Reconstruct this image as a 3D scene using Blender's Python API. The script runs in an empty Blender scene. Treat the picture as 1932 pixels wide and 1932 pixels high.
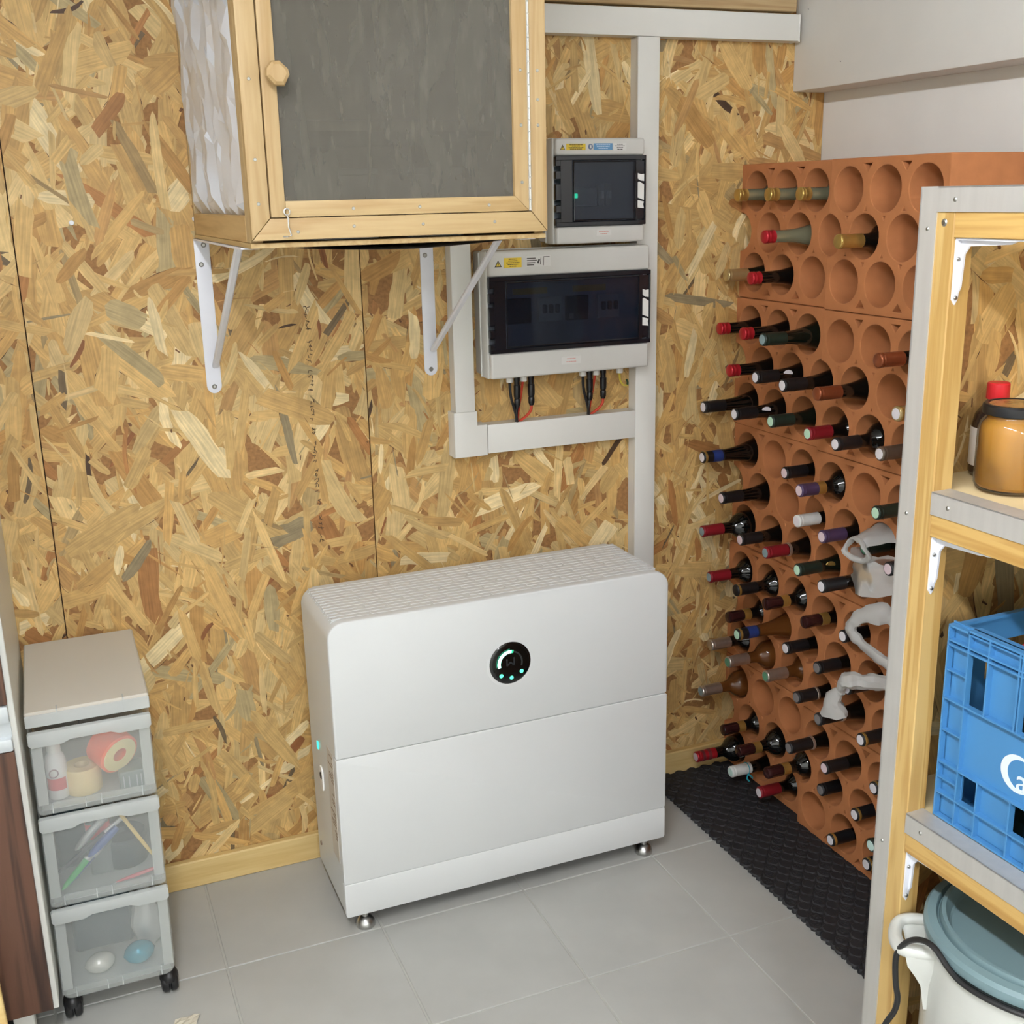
import bpy, bmesh, math, random
from mathutils import Vector, Matrix, noise as mnoise
random.seed(7)
S = bpy.context.scene
COL = S.collection
PI = math.pi
R = math.radians

# ------------------------------------------------------------------ camera
F_PX = 2147.0
cam_d = bpy.data.cameras.new('camera')
cam_d.sensor_width = 36.0
cam_d.sensor_fit = 'HORIZONTAL'
cam_d.lens = F_PX / 1932 * 36
cam_d.clip_start = 0.05
cam = bpy.data.objects.new('camera', cam_d)
COL.objects.link(cam)
yaw, pitch, roll = 0.387, 0.2716, -0.0224
cy_, sy_, cp_, sp_ = math.cos(yaw), math.sin(yaw), math.cos(pitch), math.sin(pitch)
fw = Vector((sy_*cp_, cy_*cp_, -sp_)); rt = Vector((cy_, -sy_, 0)); up = rt.cross(fw)
rt2 = rt*math.cos(roll) + up*math.sin(roll); up2 = up*math.cos(roll) - rt*math.sin(roll)
M = Matrix((rt2, up2, -fw)).transposed().to_4x4()
M.translation = Vector((-0.4603, -2.4763, 1.55))
cam.matrix_world = M
S.camera = cam

# ------------------------------------------------------------------ colour management, world
S.view_settings.view_transform = 'Standard'
S.view_settings.look = 'None'
S.view_settings.gamma = 1.0
S.view_settings.use_curve_mapping = False
S.view_settings.exposure = 0.0
LAMP_A, LAMP_B = 122.0, 280.0          # strength of the two ceiling tubes
w = bpy.data.worlds.new('world'); S.world = w; w.use_nodes = True
w.node_tree.nodes['Background'].inputs[0].default_value = (0.9, 0.95, 1, 1)
w.node_tree.nodes['Background'].inputs[1].default_value = 0.3


# ------------------------------------------------------------------ helpers: colour and materials
def lin(c):
    c = c/255.0
    return c/12.92 if c <= 0.04045 else ((c+0.055)/1.055)**2.4


def rgb(r, g, b):
    return (lin(r), lin(g), lin(b), 1.0)


MATS = {}


def newmat(name):
    m = bpy.data.materials.new(name); m.use_nodes = True
    nt = m.node_tree
    return m, nt, nt.nodes, nt.links, nt.nodes['Principled BSDF']


def plain(name, c, rough=0.5, metal=0.0, var=0.06, scale=30.0, bump=0.0, spec=0.5, coat=0.0, aniso=None):
    """Principled with a little noise in colour (and relief)."""
    if name in MATS: return MATS[name]
    m, nt, N, L, b = newmat(name)
    b.inputs['Roughness'].default_value = rough
    b.inputs['Metallic'].default_value = metal
    b.inputs['Specular IOR Level'].default_value = spec
    b.inputs['Coat Weight'].default_value = coat
    tc = N.new('ShaderNodeTexCoord'); no = N.new('ShaderNodeTexNoise')
    mp = N.new('ShaderNodeMapping'); L.new(tc.outputs['Object'], mp.inputs[0]); L.new(mp.outputs[0], no.inputs['Vector'])
    if aniso: mp.inputs['Scale'].default_value = aniso
    no.inputs['Scale'].default_value = scale; no.inputs['Detail'].default_value = 4
    mr = N.new('ShaderNodeMapRange'); L.new(no.outputs[0], mr.inputs[0])
    mr.inputs[1].default_value = 0.25; mr.inputs[2].default_value = 0.75
    mr.inputs[3].default_value = 1-var; mr.inputs[4].default_value = 1+var
    hs = N.new('ShaderNodeHueSaturation'); hs.inputs['Color'].default_value = c
    L.new(mr.outputs[0], hs.inputs['Value']); L.new(hs.outputs[0], b.inputs['Base Color'])
    if bump:
        bp = N.new('ShaderNodeBump'); bp.inputs['Strength'].default_value = bump; bp.inputs['Distance'].default_value = 0.002
        L.new(no.outputs[0], bp.inputs['Height']); L.new(bp.outputs[0], b.inputs['Normal'])
    MATS[name] = m
    return m


def emit(name, c, s):
    if name in MATS: return MATS[name]
    m, nt, N, L, b = newmat(name)
    b.inputs['Base Color'].default_value = c
    b.inputs['Emission Color'].default_value = c
    b.inputs['Emission Strength'].default_value = s
    MATS[name] = m
    return m


def wood(name, light, dark, axis, rough=0.5, scale=1.0, contrast=1.0, knots=True):
    if name in MATS: return MATS[name]
    m, nt, N, L, b = newmat(name)
    b.inputs['Roughness'].default_value = rough
    tc = N.new('ShaderNodeTexCoord'); mp = N.new('ShaderNodeMapping')
    L.new(tc.outputs['Object'], mp.inputs[0])
    sc = [26*scale]*3; sc['xyz'.index(axis)] = 1.6*scale
    mp.inputs['Scale'].default_value = sc
    n1 = N.new('ShaderNodeTexNoise'); n1.inputs['Scale'].default_value = 1.3; n1.inputs['Detail'].default_value = 3
    n1.inputs['Distortion'].default_value = 0.6
    L.new(mp.outputs[0], n1.inputs['Vector'])
    mu = N.new('ShaderNodeMath'); mu.operation = 'MULTIPLY'; mu.inputs[1].default_value = 9.0
    L.new(n1.outputs[0], mu.inputs[0])
    si = N.new('ShaderNodeMath'); si.operation = 'SINE'; mu2 = N.new('ShaderNodeMath'); mu2.operation = 'MULTIPLY'
    mu2.inputs[1].default_value = 2.2; L.new(mu.outputs[0], mu2.inputs[0]); L.new(mu2.outputs[0], si.inputs[0])
    n2 = N.new('ShaderNodeTexNoise'); n2.inputs['Scale'].default_value = 9; n2.inputs['Detail'].default_value = 5
    L.new(mp.outputs[0], n2.inputs['Vector'])
    ad = N.new('ShaderNodeMath'); ad.operation = 'MULTIPLY_ADD'; ad.inputs[1].default_value = 0.22*contrast; ad.inputs[2].default_value = 0.3
    L.new(si.outputs[0], ad.inputs[0])
    ad2 = N.new('ShaderNodeMath'); ad2.operation = 'MULTIPLY_ADD'; ad2.inputs[1].default_value = 0.45
    L.new(n2.outputs[0], ad2.inputs[0]); L.new(ad.outputs[0], ad2.inputs[2])
    cr = N.new('ShaderNodeValToRGB'); cr.color_ramp.elements[0].color = light; cr.color_ramp.elements[1].color = dark
    cr.color_ramp.elements[0].position = 0.3; cr.color_ramp.elements[1].position = 0.95
    L.new(ad2.outputs[0], cr.inputs[0]); L.new(cr.outputs[0], b.inputs['Base Color'])
    bu = N.new('ShaderNodeBump'); bu.inputs['Strength'].default_value = 0.12; bu.inputs['Distance'].default_value = 0.001
    L.new(ad2.outputs[0], bu.inputs['Height']); L.new(bu.outputs[0], b.inputs['Normal'])
    MATS[name] = m
    return m


def clearish(name, c, body, rough=0.15, gloss=0.25, trans=None, streak=0.0, body_trans=0.5):
    """Thin see-through sheet: transparent layer + milky body + gloss. body = share of milky body."""
    if name in MATS: return MATS[name]
    m, nt, N, L, b = newmat(name)
    out = N['Material Output']
    tr = N.new('ShaderNodeBsdfTransparent'); tr.inputs[0].default_value = trans or (1, 1, 1, 1)
    di = N.new('ShaderNodeBsdfDiffuse'); di.inputs[0].default_value = c
    tl = N.new('ShaderNodeBsdfTranslucent'); tl.inputs[0].default_value = c
    mb = N.new('ShaderNodeMixShader'); mb.inputs[0].default_value = body_trans
    L.new(di.outputs[0], mb.inputs[1]); L.new(tl.outputs[0], mb.inputs[2])
    m1 = N.new('ShaderNodeMixShader'); m1.inputs[0].default_value = body
    L.new(tr.outputs[0], m1.inputs[1]); L.new(mb.outputs[0], m1.inputs[2])
    gl = N.new('ShaderNodeBsdfGlossy'); gl.inputs['Roughness'].default_value = rough
    fr = N.new('ShaderNodeFresnel'); fr.inputs[0].default_value = 1.45
    mg = N.new('ShaderNodeMath'); mg.operation = 'MULTIPLY'; mg.inputs[1].default_value = gloss*4
    L.new(fr.outputs[0], mg.inputs[0]); mg.use_clamp = True
    m2 = N.new('ShaderNodeMixShader'); L.new(mg.outputs[0], m2.inputs[0])
    L.new(m1.outputs[0], m2.inputs[1]); L.new(gl.outputs[0], m2.inputs[2]); L.new(m2.outputs[0], out.inputs[0])
    if streak:
        tc = N.new('ShaderNodeTexCoord'); mp = N.new('ShaderNodeMapping'); mp.inputs['Scale'].default_value = (24, 24, 6)
        no = N.new('ShaderNodeTexNoise'); no.inputs['Scale'].default_value = 1; no.inputs['Detail'].default_value = 6
        no.inputs['Distortion'].default_value = 0.8
        L.new(tc.outputs['Object'], mp.inputs[0]); L.new(mp.outputs[0], no.inputs['Vector'])
        mr = N.new('ShaderNodeMapRange'); mr.inputs[1].default_value = 0.42; mr.inputs[2].default_value = 0.78
        mr.inputs[3].default_value = body; mr.inputs[4].default_value = min(1, body+streak)
        L.new(no.outputs[0], mr.inputs[0]); L.new(mr.outputs[0], m1.inputs[0])
        n3 = N.new('ShaderNodeTexNoise'); n3.inputs['Scale'].default_value = 3.2; n3.inputs['Detail'].default_value = 5
        L.new(mp.outputs[0], n3.inputs['Vector'])
        cr = N.new('ShaderNodeValToRGB'); cr.color_ramp.elements[0].position = 0.52; cr.color_ramp.elements[1].position = 0.75
        cr.color_ramp.elements[0].color = c
        cr.color_ramp.elements[1].color = (min(1, c[0]*1.22), min(1, c[1]*1.22), min(1, c[2]*1.22), 1)
        L.new(n3.outputs[0], cr.inputs[0]); L.new(cr.outputs[0], di.inputs[0])
    MATS[name] = m
    return m


def glass_solid(name, c, rough=0.03):
    if name in MATS: return MATS[name]
    m, nt, N, L, b = newmat(name)
    b.inputs['Base Color'].default_value = c
    b.inputs['Transmission Weight'].default_value = 1.0
    b.inputs['Roughness'].default_value = rough
    b.inputs['IOR'].default_value = 1.45
    MATS[name] = m
    return m


def strand_mat():
    m, nt, N, L, b = newmat('osb_strand')
    at = N.new('ShaderNodeAttribute'); at.attribute_name = 'tone'
    uv = N.new('ShaderNodeUVMap'); uv.uv_map = 'UVMap'
    mp = N.new('ShaderNodeMapping'); mp.inputs['Scale'].default_value = (11, 240, 1)
    L.new(uv.outputs[0], mp.inputs[0])
    n1 = N.new('ShaderNodeTexNoise'); n1.inputs['Scale'].default_value = 1.0; n1.inputs['Detail'].default_value = 4
    n1.inputs['Distortion'].default_value = 0.3
    L.new(mp.outputs[0], n1.inputs['Vector'])
    mr = N.new('ShaderNodeMapRange'); mr.inputs[1].default_value = 0.3; mr.inputs[2].default_value = 0.72
    mr.inputs[3].default_value = 1.13; mr.inputs[4].default_value = 0.76
    L.new(n1.outputs[0], mr.inputs[0])
    tc = N.new('ShaderNodeTexCoord')
    n2 = N.new('ShaderNodeTexNoise'); n2.inputs['Scale'].default_value = 38; n2.inputs['Detail'].default_value = 5
    L.new(tc.outputs['Object'], n2.inputs['Vector'])
    m2 = N.new('ShaderNodeMapRange'); m2.inputs[1].default_value = 0.3; m2.inputs[2].default_value = 0.7
    m2.inputs[3].default_value = 0.84; m2.inputs[4].default_value = 1.1
    L.new(n2.outputs[0], m2.inputs[0])
    mm = N.new('ShaderNodeMath'); mm.operation = 'MULTIPLY'
    L.new(mr.outputs[0], mm.inputs[0]); L.new(m2.outputs[0], mm.inputs[1])
    hs = N.new('ShaderNodeHueSaturation'); L.new(at.outputs['Color'], hs.inputs['Color']); L.new(mm.outputs[0], hs.inputs['Value'])
    L.new(hs.outputs[0], b.inputs['Base Color'])
    b.inputs['Roughness'].default_value = 0.5; b.inputs['Specular IOR Level'].default_value = 0.35
    bu = N.new('ShaderNodeBump'); bu.inputs['Strength'].default_value = 0.25; bu.inputs['Distance'].default_value = 0.0008
    L.new(mm.outputs[0], bu.inputs['Height']); L.new(bu.outputs[0], b.inputs['Normal'])
    return m


# ------------------------------------------------------------------ helpers: geometry
def link(name, me, mat, parent=None, loc=None):
    o = bpy.data.objects.new(name, me); COL.objects.link(o)
    if mat is not None and not me.materials: me.materials.append(mat)
    if parent is not None: o.parent = parent
    if loc is not None: o.location = loc
    return o


class G:
    """collects shapes in scene (or thing-local) coordinates; build() links them as ONE mesh"""
    def __init__(self): self.bm = bmesh.new()

    def box(self, x0, x1, y0, y1, z0, z1, bev=0.0, seg=1):
        if x0 > x1: x0, x1 = x1, x0
        if y0 > y1: y0, y1 = y1, y0
        if z0 > z1: z0, z1 = z1, z0
        mtx = Matrix.Translation(((x0+x1)/2, (y0+y1)/2, (z0+z1)/2)) @ Matrix.Diagonal((x1-x0, y1-y0, z1-z0, 1))
        r = bmesh.ops.create_cube(self.bm, size=1, matrix=mtx)
        if bev:
            es = set()
            for v in r['verts']: es.update(v.link_edges)
            bmesh.ops.bevel(self.bm, geom=list(es), offset=bev, segments=seg, profile=0.5, affect='EDGES')
        return self

    def poly(self, pts):
        vs = [self.bm.verts.new(p) for p in pts]
        return self.bm.faces.new(vs)

    def obox(self, mtx, sx, sy, sz, bev=0.0):
        r = bmesh.ops.create_cube(self.bm, size=1, matrix=mtx @ Matrix.Diagonal((sx, sy, sz, 1)))
        if bev:
            es = set()
            for v in r['verts']: es.update(v.link_edges)
            bmesh.ops.bevel(self.bm, geom=list(es), offset=bev, segments=1, affect='EDGES')
        return self

    def bar(self, p, q, wd, th, upv=(0, 0, 1), bev=0.0):
        """box beam from p to q, wd across, th along upv"""
        p, q = Vector(p), Vector(q); d = (q-p); ln = d.length; d.normalize()
        s = d.cross(Vector(upv)).normalized(); u = s.cross(d)
        mt = Matrix((d, s, u)).transposed().to_4x4(); mt.translation = (p+q)/2
        return self.obox(mt, ln, wd, th, bev)

    def lathe(self, prof, origin=(0, 0, 0), axis='z', n=24, sx=1.0, sy=1.0):
        """prof: list of (r, h)"""
        rings = []
        ox, oy, oz = origin
        for r, h in prof:
            ring = []
            if r <= 1e-6:
                p = {'z': (0, 0, h), 'x': (h, 0, 0), 'y': (0, h, 0)}[axis]
                ring = [self.bm.verts.new((p[0]+ox, p[1]+oy, p[2]+oz))]
            else:
                for i in range(n):
                    a = 2*PI*i/n; c, s = r*math.cos(a)*sx, r*math.sin(a)*sy
                    p = {'z': (c, s, h), 'x': (h, c, s), 'y': (s, h, c)}[axis]
                    ring.append(self.bm.verts.new((p[0]+ox, p[1]+oy, p[2]+oz)))
            rings.append(ring)
        for a, b in zip(rings, rings[1:]):
            if len(a) == 1 and len(b) == 1: continue
            for i in range(n):
                j = (i+1) % n
                if len(a) == 1: self.bm.faces.new((a[0], b[j], b[i]))
                elif len(b) == 1: self.bm.faces.new((a[i], a[j], b[0]))
                else: self.bm.faces.new((a[i], a[j], b[j], b[i]))
        return self

    def cyl(self, p, q, r, n=16, r2=None):
        p, q = Vector(p), Vector(q)
        return self.tube([p, q], r, n, caps=True, r2=r2)

    def tube(self, pts, r, n=8, caps=True, closed=False, r2=None, flat=None):
        pts = [Vector(p) for p in pts]
        k = len(pts); rings = []
        ref = Vector((0.13, 0.29, 0.95)).normalized()
        prev = None
        for i, p in enumerate(pts):
            if closed: t = (pts[(i+1) % k]-pts[i-1])
            else: t = pts[min(i+1, k-1)]-pts[max(i-1, 0)]
            t.normalize()
            if prev is None:
                a = t.cross(ref)
                if a.length < 0.05: a = t.cross(Vector((1, 0, 0)))
            else: a = prev - t*prev.dot(t)
            a.normalize(); prev = a; b = t.cross(a)
            rr = r if r2 is None else r+(r2-r)*i/max(1, k-1)
            if isinstance(r, (list, tuple)): rr = r[i]
            fb = flat or 1.0
            rings.append([self.bm.verts.new(p+a*rr*math.cos(2*PI*j/n)+b*rr*fb*math.sin(2*PI*j/n)) for j in range(n)])
        seq = list(zip(rings, rings[1:])) + ([(rings[-1], rings[0])] if closed else [])
        for a, b in seq:
            for i in range(n):
                j = (i+1) % n
                self.bm.faces.new((a[i], a[j], b[j], b[i]))
        if caps and not closed:
            self.bm.faces.new(list(reversed(rings[0]))); self.bm.faces.new(rings[-1])
        return self

    def prism(self, poly, axis, a, b, ch=0.0):
        """2D polygon extruded along axis from a to b; ch chamfers the rim on the a side. poly coords: y->(x,z) x->(y,z) z->(x,y)"""
        def P(p, t):
            if axis == 'y': return (p[0], t, p[1])
            if axis == 'x': return (t, p[0], p[1])
            return (p[0], p[1], t)
        n = len(poly)
        loops = []
        if ch:
            ins = inset2d(poly, ch)
            s = 1 if b > a else -1
            loops.append([self.bm.verts.new(P(p, a)) for p in ins])
            mid = inset2d(poly, ch*0.3)
            loops.append([self.bm.verts.new(P(p, a+s*ch*0.3)) for p in mid])
            loops.append([self.bm.verts.new(P(p, a+s*ch)) for p in poly])
        else:
            loops.append([self.bm.verts.new(P(p, a)) for p in poly])
        loops.append([self.bm.verts.new(P(p, b)) for p in poly])
        self.bm.faces.new(loops[0]); self.bm.faces.new(list(reversed(loops[-1])))
        for A, B in zip(loops, loops[1:]):
            for i in range(n):
                j = (i+1) % n
                self.bm.faces.new((A[j], A[i], B[i], B[j]))
        return self

    def mesh(self, name, smooth=35):
        bmesh.ops.recalc_face_normals(self.bm, faces=self.bm.faces[:])
        me = bpy.data.meshes.new(name)
        self.bm.to_mesh(me); self.bm.free()
        if smooth:
            me.polygons.foreach_set('use_smooth', [True]*len(me.polygons))
            me.set_sharp_from_angle(angle=R(smooth))
        return me

    def build(self, name, mat, parent=None, smooth=35, world=True):
        me = self.mesh(name, smooth)
        if parent is not None and world:
            me.transform(wm(parent).inverted())
        return link(name, me, mat, parent)


def wm(o):
    m = Matrix.LocRotScale(o.location, o.rotation_euler, o.scale)
    return wm(o.parent) @ m if o.parent else m


def inset2d(poly, d):
    n = len(poly); out = []
    area = sum(poly[i][0]*poly[(i+1) % n][1]-poly[(i+1) % n][0]*poly[i][1] for i in range(n))
    s = 1 if area > 0 else -1
    for i in range(n):
        p0, p1, p2 = poly[i-1], poly[i], poly[(i+1) % n]
        e1 = Vector((p1[0]-p0[0], p1[1]-p0[1])).normalized(); e2 = Vector((p2[0]-p1[0], p2[1]-p1[1])).normalized()
        n1 = Vector((-e1.y, e1.x))*s; n2 = Vector((-e2.y, e2.x))*s
        b = (n1+n2)
        b = b/max(0.3, b.length_squared/2)
        out.append((p1[0]+b.x*d, p1[1]+b.y*d))
    return out


def rrect(x0, x1, z0, z1, r, n=6):
    """rounded rectangle outline; r = radius or (bl, br, tr, tl)"""
    if not isinstance(r, (tuple, list)): r = (r,)*4
    out = []
    for (cx, cz, a0, rr) in ((x0, z0, PI, r[0]), (x1, z0, 1.5*PI, r[1]), (x1, z1, 0, r[2]), (x0, z1, 0.5*PI, r[3])):
        sx = 1 if cx == x0 else -1; sz = 1 if cz == z0 else -1
        if rr <= 0: out.append((cx, cz)); continue
        ox, oz = cx+sx*rr, cz+sz*rr
        for i in range(n+1):
            a = a0+0.5*PI*i/n
            out.append((ox+rr*math.cos(a), oz+rr*math.sin(a)))
    return out


def tag(o, label=None, cat=None, group=None, kind=None):
    if label: o['label'] = label
    if cat: o['category'] = cat
    if group: o['group'] = group
    if kind: o['kind'] = kind
    return o


def thing(name, loc, label, cat, group=None, rotz=0.0):
    o = bpy.data.objects.new(name, None); COL.objects.link(o)
    o.location = loc; o.rotation_euler = (0, 0, rotz); o.empty_display_size = 0.05
    return tag(o, label, cat, group)


def curve_mesh(name, loops, depth, bevel=0.0):
    """filled 2D outline with holes (loops[0] outer), extruded +-depth/2 along local z"""
    cu = bpy.data.curves.new(name, 'CURVE'); cu.dimensions = '2D'; cu.fill_mode = 'BOTH'
    cu.extrude = depth/2
    if bevel: cu.bevel_depth = bevel; cu.bevel_resolution = 1; cu.offset = -bevel
    for lp in loops:
        sp = cu.splines.new('POLY'); sp.points.add(len(lp)-1)
        for i, p in enumerate(lp): sp.points[i].co = (p[0], p[1], 0, 1)
        sp.use_cyclic_u = True
    ob = bpy.data.objects.new(name, cu)
    me = bpy.data.meshes.new_from_object(ob)
    bpy.data.objects.remove(ob); bpy.data.curves.remove(cu)
    return me


def text_mesh(name, s, size, depth=0.0004):
    cu = bpy.data.curves.new(name, 'FONT'); cu.body = s; cu.size = size; cu.extrude = depth
    cu.align_x = 'CENTER'; cu.align_y = 'CENTER'
    ob = bpy.data.objects.new(name, cu)
    me = bpy.data.meshes.new_from_object(ob)
    bpy.data.objects.remove(ob); bpy.data.curves.remove(cu)
    return me


# ------------------------------------------------------------------ palette
WHITE_PVC = plain('white_pvc', rgb(222, 221, 214), 0.38, var=0.02, scale=6)
WHITE_CASE = plain('white_casing', rgb(216, 218, 216), 0.34, var=0.012, scale=5)
WHITE_STEEL = plain('white_painted_steel', rgb(226, 228, 234), 0.35, var=0.02)
WALL_WHITE = plain('white_wall_paint', rgb(226, 225, 218), 0.8, var=0.03, scale=7, bump=0.15)
CEIL_WHITE = plain('ceiling_paint', rgb(222, 221, 216), 0.85, var=0.03, scale=9)
GREY_BOX = plain('grey_abs', rgb(206, 205, 199), 0.42, var=0.015)
STEEL = plain('brushed_steel', rgb(190, 190, 188), 0.28, metal=1.0, var=0.05, scale=60)
SCREW = plain('zinc_screw', rgb(170, 170, 165), 0.35, metal=1.0, var=0.1)
ALU = plain('aluminium_angle', rgb(198, 196, 190), 0.46, metal=0.45, var=0.05, scale=14, aniso=(6, 6, 0.6))
BLACK = plain('black_plastic', rgb(22, 22, 24), 0.35, var=0.1)
BLACK_MATT = plain('black_rubber', rgb(36, 37, 40), 0.62, var=0.15, scale=60)
PINE_X = wood('pine_x', rgb(184, 158, 112), rgb(158, 124, 74), 'x', contrast=0.8)
PINE_Y = wood('pine_y', rgb(188, 162, 114), rgb(162, 130, 78), 'y', contrast=0.8)
PINE_Z = wood('pine_z', rgb(184, 158, 114), rgb(160, 128, 80), 'z', contrast=0.8)
GOLD_PINE_Y = wood('golden_pine_y', rgb(200, 164, 98), rgb(170, 128, 64), 'y', contrast=1.3)
GOLD_PINE_Z = wood('golden_pine_z', rgb(198, 166, 104), rgb(172, 134, 72), 'z', contrast=1.3)
PALE_PINE_X = wood('pale_pine_x', rgb(222, 194, 132), rgb(200, 164, 98), 'x', contrast=0.7)
WALNUT_Z = wood('walnut_z', rgb(92, 62, 46), rgb(38, 24, 18), 'z', rough=0.45, scale=0.7, contrast=1.4)
STRAND = strand_mat()
BOARD_CORE = plain('osb_core', rgb(150, 108, 62), 0.7, var=0.3, scale=120)

# ------------------------------------------------------------------ OSB boards
TONES = [((208, 172, 110), 24), ((198, 158, 96), 24), ((216, 186, 128), 15), ((228, 206, 156), 8), ((186, 142, 82), 14),
         ((168, 118, 68), 5), ((148, 96, 56), 1.8), ((176, 156, 112), 4.0), ((146, 130, 98), 2.2), ((112, 94, 68), 1.2), ((80, 58, 40), 0.6)]
TONE_LIST = [t for t, _ in TONES]; TONE_W = [q for _, q in TONES]


def clip_poly(pts, w, h):
    """Sutherland-Hodgman against [0,w]x[0,h]; pts = (x, z, u, v)"""
    for ax, lim, sgn in ((0, 0, 1), (0, w, -1), (1, 0, 1), (1, h, -1)):
        out = []
        for i in range(len(pts)):
            a, b = pts[i-1], pts[i]
            da, db = (a[ax]-lim)*sgn, (b[ax]-lim)*sgn
            if (da >= 0) != (db >= 0):
                t = da/(da-db); out.append(tuple(a[k]+(b[k]-a[k])*t for k in range(4)))
            if db >= 0: out.append(b)
        pts = out
        if len(pts) < 3: return []
    return pts


def osb_strands(name, w, h, seed, dens=3000):
    """mesh of pressed wood strands lying on the face of a board (local x, z, facing -y)"""
    rd = random.Random(seed)
    V, Fc, UV, CC = [], [], [], []
    n = int(w*h*dens)
    for i in range(n):
        t = i/n
        u = rd.random()
        if t < 0.42 or u < 0.22:
            ln = rd.uniform(0.07, 0.20); wd = rd.uniform(0.014, 0.05)
        elif u < 0.60:
            ln = rd.uniform(0.04, 0.14); wd = rd.uniform(0.008, 0.026)
        elif u < 0.90:
            ln = rd.uniform(0.02, 0.09); wd = rd.uniform(0.0015, 0.006)
        else:
            ln = rd.uniform(0.005, 0.014); wd = rd.uniform(0.002, 0.006)
        a = rd.gauss(PI/2, 0.62) if rd.random() < 0.72 else rd.uniform(0, PI)
        col = rd.choices(TONE_LIST, TONE_W)[0]
        if wd > 0.016 and sum(col) < 320: wd *= 0.45; ln *= 0.75
        if ln < 0.02 and rd.random() < 0.7: col = (116, 80, 50)
        if ln >= 0.02 and rd.random() < 0.5: col = tuple(q*0.45+m_*0.55 for q, m_ in zip(col, (202, 167, 107)))
        k = rd.uniform(0.94, 1.06); c = tuple(lin(min(255, q*k)) for q in col)+(1.0,)
        cx, cz = rd.uniform(-0.03, w+0.03), rd.uniform(-0.03, h+0.03)
        l2, w2 = ln/2, wd/2
        j = lambda s: rd.uniform(-s, s)
        bow = max(-0.1, min(0.1, rd.gauss(0, 0.06)))*ln if rd.random() < 0.5 else 0.0
        t0, t1_ = rd.uniform(.35, 1.0), rd.uniform(.35, 1.0)
        body = []
        for sgn in (-1, 1):
            seq = (-1, -0.62, -0.2, 0.25, 0.65, 1) if sgn < 0 else (1, 0.6, 0.2, -0.25, -0.6, -1)
            for q in seq:
                wq = w2*(t0+(1-t0)*min(1, (q+1)/0.5))*(t1_+(1-t1_)*min(1, (1-q)/0.5))*rd.uniform(.84, 1.12)
                body.append((l2*q+(j(.10)*ln if abs(q) == 1 else j(.04)*ln), sgn*wq+bow*(1-q*q)))
            body.append((l2*(1 if sgn < 0 else -1)+j(.05)*ln, j(.3)*w2*t0))
        # leave out strands whose outline folds over itself
        sh_a = 0.5*abs(sum(body[q-1][0]*body[q][1]-body[q][0]*body[q-1][1] for q in range(len(body))))
        if sh_a < 0.42*ln*wd or any(body[q+1][0] <= body[q][0] for q in range(0, 6)) or any(body[q+1][0] >= body[q][0] for q in range(7, 13)): continue
        ca, sa = math.cos(a), math.sin(a)
        uo, vo = rd.uniform(0, 50), rd.uniform(0, 50)
        pts = clip_poly([(cx+px*ca-pz*sa, cz+px*sa+pz*ca, px+uo, pz+vo) for px, pz in body], w, h)
        if not pts: continue
        off = -(0.0002+0.0011*t)
        b = len(V)
        V.extend((p[0], off, p[1]) for p in pts)
        Fc.append(tuple(range(b, b+len(pts))))
        UV.extend((p[2], p[3]) for p in pts)
        CC.extend([c]*len(pts))
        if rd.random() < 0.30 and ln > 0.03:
            # flat dark sliver along one strand edge: crevice shadow painted in colour
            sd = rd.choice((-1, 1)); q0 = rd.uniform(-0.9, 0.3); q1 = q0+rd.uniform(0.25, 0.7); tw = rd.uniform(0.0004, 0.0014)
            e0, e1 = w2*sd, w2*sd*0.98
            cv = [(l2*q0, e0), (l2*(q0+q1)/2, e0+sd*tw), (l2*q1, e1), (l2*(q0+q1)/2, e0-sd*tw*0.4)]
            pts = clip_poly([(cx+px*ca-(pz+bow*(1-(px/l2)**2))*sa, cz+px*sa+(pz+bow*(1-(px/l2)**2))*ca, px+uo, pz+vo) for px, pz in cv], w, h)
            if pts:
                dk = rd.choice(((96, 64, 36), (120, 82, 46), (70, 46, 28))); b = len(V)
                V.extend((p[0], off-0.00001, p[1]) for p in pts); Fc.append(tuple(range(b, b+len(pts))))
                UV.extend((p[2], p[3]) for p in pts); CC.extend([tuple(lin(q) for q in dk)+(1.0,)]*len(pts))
    me = bpy.data.meshes.new(name)
    me.from_pydata(V, [], Fc)
    uvl = me.uv_layers.new(name='UVMap')
    at = me.color_attributes.new('tone', 'FLOAT_COLOR', 'POINT')
    at.data.foreach_set('color', [x for c in CC for x in c])
    li = [0]*len(me.loops); me.loops.foreach_get('vertex_index', li)
    uvl.data.foreach_set('uv', [x for k in li for x in UV[k]])
    me.polygons.foreach_set('use_smooth', [False]*len(me.polygons))
    me.materials.append(STRAND)
    return me


# ------------------------------------------------------------------ room shell
XR = 1.412       # right wall
YB = 0.0         # back wall
XL, YF, ZC = -2.2, -5.6, 2.36
floor = tag(G().box(XL, XR+0.1, YF, 0.05, -0.06, -0.0025).build('floor', plain('tile_grout', rgb(186, 186, 178), 0.8, var=0.06, scale=40)), kind='structure')
TILE = plain('grey_floor_tile', rgb(180, 180, 174), 0.46, var=0.07, scale=7, bump=0.05)
tp = 0.3378
tile_me = G().box(0.0022, tp-0.0022, 0.0022, tp-0.0022, -0.01, 0, 0.0012).mesh('tile')
k = 0
for i in range(-6, 6):
    for j in range(-1, 16):
        x, y = -0.2605+i*tp, -0.3476-j*tp
        if x < XL or x > XR or y < YF: continue
        o = link('tile', tile_me, TILE, floor, (x, y, 0)); k += 1

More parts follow.
